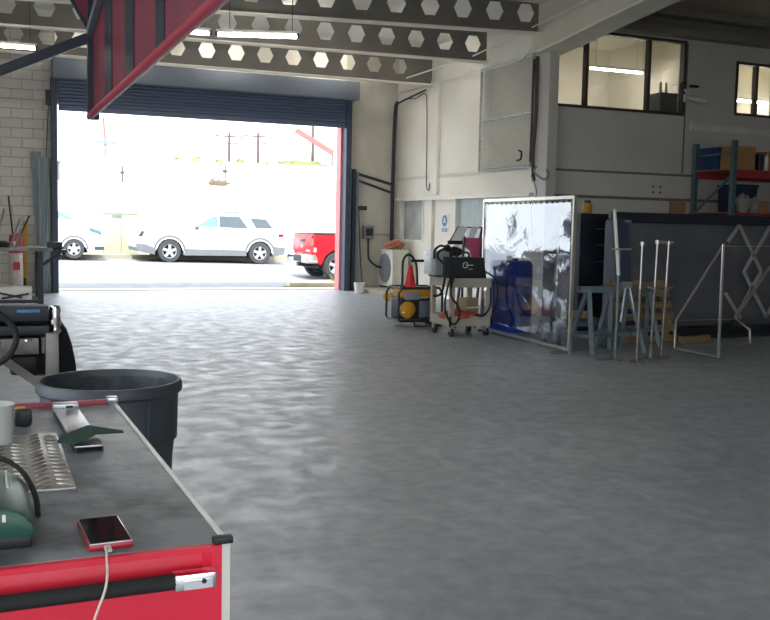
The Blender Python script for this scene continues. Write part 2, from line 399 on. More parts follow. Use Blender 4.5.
for x in (10.15, 11.52): f3.b2((x - .025, -.02, 3.79), (x + .025, .1, 5.08))
f3.done('window_frame', 'brown', w3, smooth=False)
for a, b in ((9.54, 10.12), (10.18, 11.49), (11.55, 12.3)): MB().b2((a, .04, 3.79), (b, .05, 5.08)).done('pane', 'glass', w3, smooth=False)
w4 = sroot('window_4', (0, YF, 0))
f4 = MB().b2((13.57, -.02, 3.83), (14.62, .1, 3.88)).b2((13.57, -.02, 4.81), (14.62, .1, 4.86))
for x in (13.595, 14.1, 14.6): f4.b2((x - .025, -.02, 3.88), (x + .025, .1, 4.81))
f4.done('window_frame', 'brown', w4, smooth=False)
for a, b in ((13.62, 14.07), (14.13, 14.57)): MB().b2((a, .05, 3.88), (b, .06, 4.81)).done('pane', 'glass', w4, smooth=False)
# the lit office behind
of = MB().b2((9.55, 18.2, 3.5), (16, 18.3, 5.9)).b2((9.45, 15.2, 3.5), (9.55, 18.3, 5.9)).b2((15.9, 15.2, 3.5), (16, 18.3, 5.9)).b2((9.5, 15.2, 5.5), (16, 18.3, 5.6)).b2((9.5, 15.2, 3.4), (16, 18.3, 3.5)).b2((12.9, 15.2, 3.5), (13.0, 18.3, 5.6))
struct(of.done('wall_office', 'office', smooth=False))
# roof
struct(MB().b2((-6, -6, 5.5), (XR, 21.85, 5.6)).done('ceiling', 'deck', smooth=False))
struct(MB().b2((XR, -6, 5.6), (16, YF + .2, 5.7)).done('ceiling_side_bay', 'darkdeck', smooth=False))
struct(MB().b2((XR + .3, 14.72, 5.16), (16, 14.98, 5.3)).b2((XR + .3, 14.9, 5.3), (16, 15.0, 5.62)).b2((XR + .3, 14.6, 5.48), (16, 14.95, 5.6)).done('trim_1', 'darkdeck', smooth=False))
# long haunched girder over the corner column
g = [(15.3, 4.68), (15.0, 4.68), (14.2, 4.75), (13.2, 4.86), (12, 4.98), (9, 5.1), (4, 5.14), (-6, 5.14), (-6, 5.6), (15.3, 5.6)]
gd = struct(MB().prism(g, XR - .12, XR + .22, 'YZ').done('girder', 'girder', smooth=False))
lip = [(15.0, 4.64), (14.2, 4.71), (13.2, 4.82), (12, 4.94), (9, 5.06), (4, 5.10), (-6, 5.10), (-6, 5.14), (4, 5.14), (9, 5.1), (12, 4.98), (13.2, 4.86), (14.2, 4.75), (15.0, 4.68)]
MB().prism(lip, XR - .2, XR + .3, 'YZ').done('girder_flange', 'flange', gd, smooth=False)
# left and back walls, each with the wide loading opening that lights the near part of the hall
struct(MB().b2((-6.2, -6, 4.2), (-6, 21.85, 5.6)).b2((-6.2, 9, 0), (-6, 21.85, 4.2)).b2((-6.2, -6, 0), (-6, -2, 4.2)).done('wall_left', 'brick', smooth=False))
struct(MB().b2((-6, -6.2, 4.2), (16, -6, 5.7)).b2((-6, -6.2, 0), (-3, -6, 4.2)).b2((4, -6.2, 0), (16, -6, 4.2)).done('wall_back', 'greywall', smooth=False))
struct(MB().b2((16, -6, 0), (16.2, 18.3, 5.9)).done('wall_side', 'greywall', smooth=False))

# castellated beams
def hexbeam(y, z0, z1, x0, x1, hx0, pitch, label):
    """bottom flange runs from z0 at x0 to z1 at x1"""
    t = thing('castellated_beam', label, 'beam', (x0, y, z0), group='castellated roof beams')
    L = x1 - x0; sl = (z1 - z0) / L
    H = .62; zc = .33; hh = .155; a = .175; b = .095
    bm = MB(); B = bm.bm
    n0 = math.floor((0 - (hx0 - x0)) / pitch) + 1
    cs = [hx0 - x0 + pitch * k for k in range(n0 - 1, n0 + int(L / pitch) + 1)]
    cs = [c for c in cs if a + .03 < c < L - a - .03]
    def strip(top, yy):
        # web half: polyline of the hole edges plus the outer edge
        for i, c in enumerate(cs):
            l = 0 if i == 0 else (cs[i - 1] + c) / 2
            r = L if i == len(cs) - 1 else (c + cs[i + 1]) / 2
            s = 1 if top else -1
            ze = H if top else 0.0
            pts = [(l, zc), (c - a, zc), (c - b, zc + s * hh), (c - b, ze), (l, ze)]
            B.faces.new([B.verts.new((p, yy, q + sl * p)) for p, q in pts])
            pts = [(c - b, zc + s * hh), (c + b, zc + s * hh), (c + b, ze), (c - b, ze)]
            B.faces.new([B.verts.new((p, yy, q + sl * p)) for p, q in pts])
            pts = [(r, zc), (c + a, zc), (c + b, zc + s * hh), (c + b, ze), (r, ze)]
            B.faces.new([B.verts.new((p, yy, q + sl * p)) for p, q in pts])
    strip(True, 0); strip(False, 0)
    bmesh.ops.remove_doubles(B, verts=B.verts, dist=1e-4)
    bm.done('web', 'beam', t, smooth=False, solid=.014)
    MB().prism([(0, 0), (L, sl * L), (L, sl * L - .022), (0, -.022)], -.11, .11, 'XZ').done('bottom_flange', 'flange', t, smooth=False)['label'] = 'bottom flange coloured pale as if lit from below'
    MB().prism([(0, H), (L, H + sl * L), (L, H + sl * L + .02), (0, H + .02)], -.11, .11, 'XZ').done('top_flange', 'beam', t, smooth=False)
    wl = MB()
    for i in range(len(cs) - 1):
        wl.box(((cs[i] + cs[i + 1]) / 2, -.009, zc + sl * (cs[i] + cs[i + 1]) / 2), (pitch - 2 * a, .006, .008))
    wl.done('weld_seam', 'seam', t, smooth=False)
    return t
hexbeam(19.7, 4.64, 4.68, -1.5, 9.28, 9.11, .605, 'castellated grey roof beam closest to the roller door')
hexbeam(17.2, 4.645, 4.81, -1.5, 9.28, 8.97, .61, 'castellated grey roof beam, the middle one of the three seen')
hexbeam(15.1, 4.61, 5.0, -1.5, 9.16, 8.9, .617, 'castellated grey roof beam meeting the corner column, cut by the top of the photo')
# roller door
d1 = sroot('door_1', (0, YD, 0))
MB().b2((1.42, -.5, 4.42), (8.13, -.02, 4.83), bev=.02).done('door_hood', 'hoodm', d1)
cu = MB()
for i in range(9):
    z = 3.84 + i * .072
    cu.prism([(-.20, z), (-.225, z + .018), (-.225, z + .052), (-.20, z + .07), (-.17, z + .07), (-.17, z)], 1.55, 7.9, 'YZ')
cu.b2((1.55, -.235, 3.79), (7.9, -.165, 3.85))
cu.done('door_curtain', 'slate', d1, smooth=False)
MB().b2((1.40, -.27, 0), (1.52, -.03, 4.45)).done('guide_rail', 'navy', d1, smooth=False)
MB().b2((7.9, -.27, 0), (8.03, -.03, 4.45)).done('guide_rail', 'navy', d1, smooth=False)
MB().b2((7.86, .0, 0), (7.98, .3, 4.0)).done('outer_jamb', 'pinkred', d1, smooth=False)['label'] = 'faded red outer jamb'
MB().b2((1.5, .0, 0), (1.53, .3, 4.0)).done('outer_jamb', 'seam', d1, smooth=False)
MB().b2((1.3, -.2, 3.9), (1.4, -.05, 4.2)).cyl((1.36, -.1, 3.9), (1.3, -.1, 2.8), .01, n=6).done('door_motor', 'navy2', d1)

# ================================================================== outside
st = MB(); gx = [-60, 0, 4, 8, 12, 60]; gy = [21.85, 25.5, 28, 31, 34.6]
def zs(x, y):
    s = 0 if y < 25.6 else (y - 25.5) / 9.1 * 1.25
    return min(1, s) * (.2 + .018 * (7.3 - max(-4, min(14, x)))) * 1.0 - .012
V = [[st.bm.verts.new((x, y, zs(x, y))) for x in gx] for y in gy]
for j in range(len(gy) - 1):
    for i in range(len(gx) - 1): st.bm.faces.new((V[j][i], V[j][i + 1], V[j + 1][i + 1], V[j + 1][i]))
struct(st.done('street', 'asphalt'))
struct(MB().b2((-60, -60, -.35), (80, 100, -.22)).done('outside_ground', 'asphalt', smooth=False))
struct(MB().b2((1.4, 21.9, -.05), (12, 22.5, .012)).done('sill_strip', 'kerb', smooth=False))
struct(MB().b2((-60, 34.2, 0), (60, 35.6, .36)).done('far_kerb', 'kerb2', smooth=False))
struct(MB().b2((-60, 35.6, 0), (60, 35.9, 2.84)).b2((-60, 35.56, 2.80), (60, 35.94, 2.88)).done('outside_wall', 'outwall', smooth=False))
struct(MB().b2((-60, 60, -.3), (90, 62, 5.3)).b2((-60, 35.9, -.3), (90, 60, 2.2)).done('outside_terrace', 'outwall', smooth=False))
isl = struct(MB().prism([(7.0, 22.75), (7.2, 22.6), (10.5, 22.6), (10.5, 23.9), (7.25, 23.6), (7.0, 23.3)], 0, .12, 'XY', bev=.02).done('traffic_island', 'kerb'))
wd = MB()
for i in range(26):
    a = random.uniform(0, 2 * PI); l = random.uniform(.1, .24)
    p = Vector((8.35 + random.uniform(-.1, .1), 23.1 + random.uniform(-.1, .1), .1))
    wd.cyl(p, p + Vector((math.cos(a) * .1, math.sin(a) * .1, l)), .012, .002, n=5)
tag(wd.done('weed', 'weed'), 'small green weed growing on the concrete island', 'plant')

def wheel(parent, x, y, z, r, side=-1, w=.22):
    t = MB().lathe([(r * .62, -w / 2), (r * .93, -w / 2), (r, -w / 2 + .04), (r, w / 2 - .04), (r * .93, w / 2), (r * .62, w / 2), (r * .62, -w / 2)], (0, 0, 0), 36, 'Y').done('wheel', 'tyre', parent, (x, y, z))
    f = side * (w / 2 - .03)
    m = MB().lathe([(r * .56, f), (r * .64, f), (r * .64, f - side * .12), (r * .56, f - side * .12), (r * .56, f)], (0, 0, 0), 32, 'Y')
    for k in range(5):
        a = 2 * PI * k / 5 + .3
        m.bar((math.cos(a) * r * .1, f, math.sin(a) * r * .1), (math.cos(a) * r * .6, f, math.sin(a) * r * .6), .09, .03, (0, 1, 0))
    m.cyl((0, f - .02, 0), (0, f + .02, 0), r * .17, n=16)
    m.done('alloy_rim', 'rim', t)
    MB().cyl((0, f - side * .1, 0), (0, f - side * .11, 0), r * .6, n=24).done('brake_disc', 'tyre', t)
    return t
def arch(cx, cz, r, n=10, a0=0.0, a1=PI):
    return [(cx + r * math.cos(a0 + (a1 - a0) * i / n), cz + r * math.sin(a0 + (a1 - a0) * i / n)) for i in range(n + 1)]

def make_suv():
    W = 1.98; belt = 1.17
    t = thing('suv', 'white mid size SUV with grey lower cladding, parked across the street', 'car', (4.72, 32.5, .19))
    t.rotation_euler = (0, math.radians(.8), 0)
    low = [(.11, .30), (.02, .5), (.0, .62), (.06, .83), (.14, 1.0), (.34, 1.1), (1.13, 1.2), (1.66, 1.24), (1.8, belt + .05), (4.72, belt + .04), (4.98, 1.05), (5.02, .75), (5.1, .58), (5.05, .34), (4.66, .27)]
    low = low[::-1][:0] + low + arch(4.2, .38, .47, 12, 0, PI) + [(3.7, .27), (1.6, .25)] + arch(1.11, .38, .47, 12, 0, PI) + [(.62, .27)]
    MB().prism(low, 0, W, 'XZ', bev=.05).done('body', 'carwhite', t)
    gh = [(1.62, belt), (2.42, 1.6), (2.72, 1.69), (3.3, 1.72), (3.9, 1.70), (4.5, 1.61), (4.62, 1.53), (4.74, 1.25), (4.76, belt)]
    ins = lambda u, v: .03 + max(0, v - belt) * .32
    MB().prism(gh, 0, W, 'XZ', inset=ins, bev=.03).done('cabin', 'carwhite', t)
    for nm, m, poly in (('front_window', 'carglass', [(1.98, 1.2), (2.5, 1.57), (2.72, 1.61), (2.72, 1.2)]), ('middle_window', 'carglass2', [(2.78, 1.2), (2.78, 1.61), (3.5, 1.61), (3.78, 1.2)]), ('rear_window', 'carglass2', [(3.86, 1.58), (4.42, 1.55), (4.66, 1.24), (4.05, 1.24)])):
        q = MB(); q.bm.faces.new([q.bm.verts.new((u, ins(u, v) - .012, v)) for u, v in poly]); q.done(nm, m, t, smooth=False, solid=.012)
    MB().prism([(.0, .62), (.05, .36), (.62, .26), (.62, .48), (.3, .6)], -.012, W + .01, 'XZ').prism([(1.6, .25), (3.72, .27), (3.72, .47), (1.6, .47)], -.012, W + .01, 'XZ').prism([(4.66, .27), (5.05, .34), (5.11, .58), (4.68, .62)], -.012, W + .01, 'XZ').done('cladding', 'cargrey', t)
    for nm, cx in (('wheel_arch', 1.11), ('wheel_arch', 4.2)):
        pa = arch(cx, .38, .54, 14); pb = arch(cx, .38, .47, 14)[::-1]
        MB().prism(pa + pb, -.015, .05, 'XZ').done(nm, 'cargrey', t)
    MB().b2((.7, .3, .22), (4.6, W - .3, .6)).done('underbody', 'rubber', t)
    for x in (1.11, 4.2):
        wheel(t, x, .12, .38, .385); wheel(t, x, W - .12, .38, .385, 1)
    MB().ell((1.98, -.1, 1.2), (.09, .11, .075)).done('wing_mirror', 'cargrey', t)
    for y in (.25, W - .25): MB().tube([(2.7, y, 1.70), (2.85, y, 1.76), (4.1, y, 1.75), (4.3, y, 1.67)], .02).done('roof_rail', 'cargrey', t)
    MB().prism([(.07, .86), (.2, 1.05), (.27, 1.0), (.2, .84)], -.012, .3, 'XZ').done('headlight', 'carglass2', t)
    MB().b2((4.84, -.012, .96), (5.02, .2, 1.06)).done('tail_light', 'tail', t)
    for x in (2.62, 3.62): MB().b2((x, -.03, 1.02), (x + .2, 0, 1.05), bev=.01).done('door_handle', 'carwhite', t)
    for x in (1.9, 2.75, 3.72): MB().b2((x, -.004, .48), (x + .012, .01, 1.15)).done('door_gap', 'cargrey', t, smooth=False)
make_suv()

def make_sedan():
    W = 1.75; belt = 1.2
    t = thing('sedan', 'white sedan parked at the kerb, half hidden by the left door jamb', 'car', (-.85, 32.5, .27))
    x = lambda u: 4.57 - u           # u measured back from the nose, the car faces right
    low = [(0.05, .25), (0, .42), (.0, .68), (.08, .88), (.4, 1.06), (.8, 1.22), (1.0, belt + .02), (4.2, 1.24), (4.5, 1.15), (4.55, .5), (4.45, .28)]
    low = [(x(u), z) for u, z in low] + [(x(u), z) for u, z in ([(4.1, .22)] + arch(3.6, .32, .39, 12, 0, PI) + [(3.1, .2), (1.4, .2)] + arch(.93, .32, .39, 12, 0, PI) + [(.5, .22)])]
    MB().prism(low, 0, W, 'XZ', bev=.05).done('body', 'carwhite', t)
    ins = lambda u, v: .03 + max(0, v - belt) * .36
    gh = [(x(.62), belt), (x(1.4), 1.62), (x(1.8), 1.74), (x(2.3), 1.79), (x(3.0), 1.76), (x(3.8), 1.55), (x(4.2), 1.25), (x(4.2), belt)]
    MB().prism(gh, 0, W, 'XZ', inset=ins, bev=.03).done('cabin', 'carwhite', t)
    for poly in ([(.92, 1.28), (1.42, 1.56), (1.42, 1.28)], [(1.47, 1.28), (1.47, 1.58), (1.8, 1.67), (2.45, 1.71), (2.5, 1.28)], [(2.58, 1.28), (2.55, 1.71), (3.2, 1.66), (3.8, 1.32)]):
        q = MB(); q.bm.faces.new([q.bm.verts.new((x(u), ins(0, v) - .012, v)) for u, v in poly]); q.done('side_window', 'carglass', t, smooth=False, solid=.012)
    MB().prism([(x(a), b) for a, b in arch(.93, .32, .45, 14) + arch(.93, .32, .39, 14)[::-1]], -.012, .05, 'XZ').done('wheel_arch', 'cargrey', t)
    MB().b2((.3, .3, .2), (4.2, W - .3, .55)).done('underbody', 'rubber', t)
    for u in (.93, 3.6):
        wheel(t, x(u), .11, .325, .325); wheel(t, x(u), W - .11, .325, .325, 1)
    MB().prism([(x(.04), .78), (x(.12), .92), (x(.48), 1.04), (x(.42), .9)], -.012, .3, 'XZ').done('headlight', 'carglass', t)
    MB().b2((x(.3), -.01, .3), (x(0.0), .25, .42)).done('fog_lamp', 'carglass2', t)
    MB().ell((x(1.3), -.08, 1.28), (.08, .1, .06)).done('wing_mirror', 'carwhite', t)
make_sedan()

def make_truck():
    W = 1.9
    t = thing('pickup_truck', 'red pickup truck seen from its tailgate, cut by the right door jamb', 'truck', (8.55, 25.5, 0))
    bed = [(.04, .5), (.0, .62), (.0, 1.27), (2.0, 1.27), (2.0, .42), (1.16, .42)] + arch(.68, .42, .46, 12, 0, PI)[0:] + [(.2, .44)]
    MB().prism(bed, 0, W, 'XZ', bev=.03).done('bed', 'truckred', t)
    MB().b2((.08, .1, 1.24), (1.95, W - .1, 1.285)).b2((.0, -.01, 1.265), (2.0, .09, 1.3)).b2((0, W - .09, 1.265), (2.0, W + .01, 1.3)).b2((-.01, 0, 1.265), (.08, W, 1.3)).done('bed_liner', 'dark', t)
    MB().b2((-.035, .12, .66), (.0, W - .12, 1.24), bev=.015).done('tailgate', 'truckred', t)
    e = MB().b2((-.05, .75, 1.05), (-.034, 1.15, 1.13), bev=.01).done('tailgate_handle', 'dark', t)
    em = MB().lathe([(.075, 0), (.075, .012), (.055, .012), (.055, 0), (.075, 0)], (-.047, 1.0, .93), 20, 'X', .7).done('badge', 'chrome', t)
    lt = MB()
    for k in range(5): lt.b2((-.041, .28 + k * .075, .78), (-.034, .33 + k * .075, .83))
    lt.done('lettering', 'rim', t, smooth=False)
    for y in (0, W - .14): MB().b2((-.03, y - .012, .78), (.13, y + .15, 1.15), bev=.015).done('tail_light', 'tail', t)
    MB().b2((-.022, -.014, .78), (.06, .14, .9)).done('reverse_light', 'rim', t)
    MB().prism([(-.16, .46), (-.2, .52), (-.2, .66), (-.14, .7), (.02, .7), (.1, .6), (.1, .46)], -.01, W + .01, 'XZ', bev=.02).done('bumper', 'chrome', t)
    MB().b2((-.21, .6, .5), (-.195, 1.25, .68)).done('number_plate_recess', 'dark', t)
    MB().b2((-.2, .8, .36), (.2, 1.0, .46)).done('tow_hitch', 'dark', t)
    MB().b2((.2, .2, .3), (5.0, W - .2, .6)).done('underbody', 'rubber', t)
    cab = [(2.03, .42), (2.03, 1.25), (2.15, 1.8), (2.4, 1.86), (3.5, 1.84), (4.1, 1.3), (5.3, 1.2), (5.4, .9), (5.4, .45), (5.1, .4)] + arch(4.6, .42, .45, 12, 0, PI) + [(4.1, .4)]
    MB().prism(cab, 0, W, 'XZ', inset=lambda u, v: max(0, v - 1.2) * .22, bev=.03).done('cab', 'truckred', t)
    q = MB()
    q.bm.faces.new([q.bm.verts.new((u, (v - 1.2) * .22 - .012, v)) for u, v in [(2.3, 1.3), (2.35, 1.76), (3.4, 1.76), (3.85, 1.32)]]); q.done('side_window', 'carglass2', t, smooth=False, solid=.01)
    for u in (.68, 4.6):
        wheel(t, u, .13, .39, .39, -1, .25); wheel(t, u, W - .13, .39, .39, 1, .25)
make_truck()

ub = thing('utility_cabinet', 'pale green utility cabinet against the white wall across the street', 'cabinet', (4.6, 35.35, .36))
MB().b2((-.58, -.25, 0), (.58, .2, 1.42), bev=.02).done('body', 'palegreen', ub)
MB().b2((-.62, -.29, 1.42), (.62, .22, 1.46)).done('lid', 'palegreen', ub)
MB().b2((-.01, -.262, .05), (.01, -.25, 1.38)).done('door_gap', 'seam', ub)
MB().b2((-.3, -.27, 1.27), (.02, -.25, 1.36)).done('warning_label', 'cargrey', ub)
rl = thing('wall_railing', 'low metal railing along the top of the white wall', 'railing', (7.6, 35.86, 2.88))
MB().cyl((0, 0, .26), (12, 0, .26), .025, n=8).done('top_rail', 'meter', rl)
MB().cyl((0, 0, .1), (12, 0, .1), .02, n=8).done('mid_rail', 'meter', rl)
for k in range(16): MB().cyl((k * .8, 0, 0), (k * .8, 0, .28), .022, n=8).done('post', 'meter', rl)
tag(MB().ell((8.25, 35.68, 2.98), (.36, .05, .1), noise=.4).ell((7.95, 35.68, 3.0), (.12, .05, .12), noise=.4).done('dry_shrub', 'trunk'), 'small dry shrub on the wall top at the railing end', 'plant')
tag(MB().b2((2.3, 35.65, 2.88), (2.62, 35.85, 3.5)).b2((2.25, 35.62, 3.5), (2.7, 35.88, 3.56)).done('meter_post', 'cargrey'), 'small grey box on the white wall beside the left door jamb', 'box')
def pole(name, x, y, z0, z1, r, arm, label, grp):
    t = thing(name, label, 'pole', (x, y, z0), group=grp)
    MB().cyl((0, 0, 0), (0, 0, z1 - z0), r, r * .7, n=10).done('shaft', 'pole', t)
    if arm: MB().b2((-arm, -.05, z1 - z0 - .3), (arm, .05, z1 - z0 - .2)).b2((-arm * .6, -.04, z1 - z0 - .7), (arm * .6, .04, z1 - z0 - .62)).done('cross_arm', 'pole', t)
    return t
pole('utility_pole', 14.5, 60.25, 5.3, 7.15, .11, .9, 'brown utility pole with cross arm above the palms, left of the pair', 'far utility poles')
pole('utility_pole', 16.35, 60.25, 5.3, 7.25, .11, .9, 'brown utility pole with cross arm above the palms, right of the pair', 'far utility poles')
pole('utility_pole', 20.3, 61.2, 5.2, 8.2, .12, 0, 'plain brown pole crossing the slanted red boom', 'far utility poles')
pole('lamp_post', 8.75, 37.0, 2.2, 3.75, .045, .1, 'thin post standing behind the white wall, above the SUV bonnet', 'thin posts')
pole('lamp_post', 4.9, 37.0, 2.2, 3.55, .045, .08, 'thin post behind the white wall, above the pale green cabinet', 'thin posts')
cn = thing('gantry_crane', 'slim red crane mast far off above the pale green cabinet', 'crane', (7.0, 60.25, 5.3))
MB().b2((-.1, -.1, 0), (.1, .1, 1.1)).b2((-.6, -.15, .75), (.6, .15, .95)).done('base', 'cargrey', cn)
MB().bar((0, 0, 1.0), (-.12, 0, 2.3), .13).done('mast', 'boom', cn)
bo = thing('boom_arm', 'slanted faded red boom arm in the sky near the right jamb', 'boom', (21.6, 60.3, 5.3))
MB().bar((-2.75, 0, 2.25), (-.2, 0, .9), .3, .3).done('arm', 'boom', bo)
MB().cyl((-.25, 0, 0), (-.25, 0, 1.15), .08, n=8).done('support_post', 'boom', bo)
def palm(x, y, z, h, s, label):
    t = thing('palm_tree', label, 'tree', (x, y, z), group='small palms on the far terrace')
    MB().cyl((0, 0, 0), (0, 0, h), .12, .09, n=8).done('trunk', 'trunk', t)
    m = MB()
    for k in range(13):
        a = 2 * PI * k / 13 + x; up2 = random.uniform(.1, .9)
        p = [Vector((math.cos(a) * s * u, math.sin(a) * s * u, h + s * (up2 * u - 1.1 * u * u))) for u in (0, .35, .7, 1)]
        side = Vector((-math.sin(a), math.cos(a), 0))
        ws = (.03, .14, .12, .01)
        A = [m.bm.verts.new(q + side * w_ * s + Vector((0, 0, -.05 * s))) for q, w_ in zip(p, ws)]; B_ = [m.bm.verts.new(q) for q in p]; C_ = [m.bm.verts.new(q - side * w_ * s + Vector((0, 0, -.05 * s))) for q, w_ in zip(p, ws)]
        for i in range(3):
            m.bm.faces.new((A[i], A[i + 1], B_[i + 1], B_[i])); m.bm.faces.new((B_[i], B_[i + 1], C_[i + 1], C_[i]))
    m.done('fronds', 'palm', t, smooth=False)
for i, (x, s, lb) in enumerate(((11.3, .5, 'leftmost small palm'), (12.35, .6, 'palm with a wide crown left of the first utility pole'), (13.75, .6, 'palm right beside the first utility pole'), (15.2, .5, 'low palm between the two utility poles'), (16.9, .5, 'low palm touching the second utility pole'), (18.3, .5, 'palm right of the utility poles'))):
    palm(x, 60.2, 5.3, .12 + .1 * (i % 2), s, lb + ', on the far white terrace')
tag(MB().ell((19.6, 60.9, 5.3), (1.6, .2, .36), noise=.3).done('hedge', 'palm'), 'low pale hedge on the terrace below the slanted boom', 'hedge')

# ================================================================== hall, upper part
def fluo(name, p, q, label):
    p, q = Vector(p), Vector(q); d = q - p; L = d.length
    t = thing(name, label, 'light', p, math.atan2(d.y, d.x), 'fluorescent strip lights')
    MB().b2((0, -.03, .045), (L, .03, .1), bev=.01).done('housing', 'white', t)
    MB().cyl((.02, -.02, .015), (L - .02, -.02, .015), .022, n=10).done('tube', 'tubeL', t)
    for u in (.01, L - .01): MB().b2((u - .02, -.05, -.01), (u + .02, .05, .06)).done('end_cap', 'dark', t)
    for u in (.2, L - .1): MB().cyl((u, 0, .1), (u, 0, 5.5 - p.z), .006, n=6).done('hanger_wire', 'dark', t)
fluo('fluorescent_or_fill_light', (2.02, 14.63, 4.3), (3.2, 14.49, 4.3), 'lit strip light nearest the red panel, left of the longer lit strip')
fluo('fluorescent_or_fill_light', (3.28, 14.5, 4.3), (4.43, 14.08, 4.3), 'lit strip light hanging above the roller door, its right end free')
fluo('fluorescent_or_fill_light', (-.35, 17.2, 4.3), (.91, 17.14, 4.3), 'lit strip light at the far left above the block wall')
for k, (x, y) in enumerate(((-2.5, 3.0), (1.6, 3.2), (-2.5, 7.5), (2.4, 8.0))):  # unseen lamps added overhead to brighten the hall
    fluo('fluorescent_or_fill_light', (x, y, 5.05), (x + 1.2, y, 5.05), 'added strip light under the roof %s, unseen fill for the hall' % ('left of the tool chest', 'over the tool chest', 'at the far left', 'beyond the tool chest')[k])
for k, (x, y) in enumerate(((2.0, 20.85), (4.4, 20.85), (6.8, 20.85), (2.4, 17.5), (4.9, 17.5), (7.4, 17.5), (4.8, 15.4), (2.6, 15.4))):  # lamps added behind the beam webs to brighten deck and walls
    fluo('fluorescent_or_fill_light', (x, y, 5.4), (x + 1.2, y, 5.4), 'added fill strip light hidden on the deck between the beams, %s' % ('left over the roller door', 'over the middle of the roller door', 'right over the roller door', 'left behind the middle beam', 'middle behind the middle beam', 'right behind the middle beam', 'middle behind the nearest beam', 'left behind the nearest beam')[k])
fo = thing('office_light', 'lit strip light seen through the big upstairs office window', 'light', (11.3, 16.6, 4.76))
MB().b2((0, -.05, .03), (1.3, .05, .08)).cyl((.15, 0, .08), (.15, 0, .75), .01, n=6).cyl((1.15, 0, .08), (1.15, 0, .75), .01, n=6).done('housing', 'white', fo)
MB().cyl((0.02, 0, .01), (1.28, 0, .01), .019, n=10).done('tube', 'tubeO', fo)
fo2 = thing('office_light', 'lit strip light seen through the small right office window', 'light', (13.9, 16.4, 4.35))
MB().b2((0, -.05, .03), (2.0, .05, .08)).cyl((.15, 0, .08), (.15, 0, 1.15), .01, n=6).cyl((1.85, 0, .08), (1.85, 0, 1.15), .01, n=6).done('housing', 'white', fo2)
MB().cyl((0.02, 0, .01), (1.98, 0, .01), .03, n=10).done('tube', 'tubeO', fo2)
oc = thing('office_cabinet', 'black cabinet standing inside the upstairs office window', 'cabinet', (12.36, 15.5, 3.5))
MB().b2((-.32, -.2, 0), (.28, .25, .70), bev=.01).done('body', 'black', oc)
MB().b2((-.28, -.21, .3), (.2, -.2, .56)).done('door', 'dark', oc)
MB().cyl((-.25, -.1, .70), (-.25, -.1, .9), .035, .02).cyl((-.12, -.1, .70), (-.12, -.1, .9), .035, .02).done('bottle_pair', 'offwhite', oc)

# red overhead panel
rp = thing('overhead_panel', 'big red steel panel with navy ribs hanging at the upper left', 'panel', (.94, 9.0, 2.46))
MB().b2((0, -6.0, .05), (.03, 0, 1.9)).done('panel_sheet', 'redpanel', rp, smooth=False)
MB().cyl((-.022, .03, .0), (-.022, -6.0, .0), .031, n=14).done('bottom_rail', 'redrim', rp)
MB().b2((-.045, -.06, -.03), (.05, .05, 1.9)).done('end_post', 'navy2', rp)
for y0, y1, zb in ((-.95, -1.38, .03), (-2.1, -2.5, .03), (-3.35, -3.62, .03), (-4.6, -4.85, .03)):
    MB().b2((-.008, y1, zb), (.0, y0, 1.9)).done('rib', 'navy2', rp, smooth=False)
MB().bar((-.03, -.05, .72), (-.03, -1.2, .92), .05, .07).done('grey_brace', 'bluegrey', rp)['label'] = 'blue grey brace'
MB().prism([(-.02, .76), (-.16, 1.0), (-.6, 1.75), (-.02, 1.75)], -.02, .02, 'XZ').done('end_sheet', 'redpanel', rp, smooth=False)
MB().bar((0, .02, .72), (-.62, .02, 1.8), .05, .05).done('end_rail', 'navy2', rp)
MB().bar((0.02, 0, .70), (-2.2, -.0, -.35), .085, .085, bev=.01).done('brace_bar', 'navy2', rp)
MB().cyl((0, -.1, 1.9), (0, -.1, 3.04), .02, n=8).cyl((0, -5.5, 1.9), (0, -5.5, 3.04), .02, n=8).done('hanger', 'dark', rp)

# chain link panel
cl = thing('chain_link_panel', 'galvanised chain link panel hung high on the cream wall', 'fence panel', (XR - .08, 16.28, 2.68))
fm = MB()
H = 1.98; HW = .98
for y in (-HW, HW): fm.cyl((0, y, 0), (0, y, H), .025, n=8)
for z in (0, .97, H): fm.cyl((0, -HW, z), (0, HW, z), .022, n=8)
fm.done('frame', 'galv', cl)
wm = MB(); stp = .085
def clip(y0, z0, dy):
    pts = []
    for k in range(400):
        pass
n = int((2 * HW + H) / stp)
for k in range(1, n):
    c = k * stp
    for sgn in (1, -1):
        # line y = -HW + c - z (sgn 1) or mirrored
        za = max(0, c - 2 * HW); zb = min(H, c)
        if zb - za < .02: continue
        ya, yb = (-HW + c - za), (-HW + c - zb)
        wm.cyl((.004 * sgn, sgn * ya, za), (.004 * sgn, sgn * yb, zb), .006, n=4, cap=False)
wm.done('mesh_wire', 'wire', cl)
MB().tube([(-.03, -.55, .12), (-.03, -.68, .14), (-.03, -.7, .26), (-.03, -.6, .3)], .018, smooth=4).done('hook', 'dark', cl)
tag(MB().tube([(9.18, 15.12, 4.6), (9.19, 15.12, 3.6), (9.17, 15.14, 2.9), (9.19, 15.12, 2.4)], .035, smooth=4).tube([(9.14, 15.16, 4.55), (9.15, 15.18, 3.3), (9.13, 15.16, 2.75)], .025, smooth=4).done('cable_bundle', 'brown'), 'dark brown cable bundle running down the corner column', 'cable')
tag(MB().tube([(9.16, 15.0, 2.65), (9.1, 14.95, 2.55), (9.2, 14.8, 2.42), (9.3, 14.8, 2.5), (9.25, 14.8, 2.6)], .018, smooth=4).tube([(9.12, 15.1, 2.5), (9.2, 15.02, 2.2), (9.15, 15.1, 1.9), (9.2, 15.1, 1.4)], .012, smooth=4).done('loose_wire', 'meter'), 'loose grey wire looped on the column below the cable bundle', 'cable')
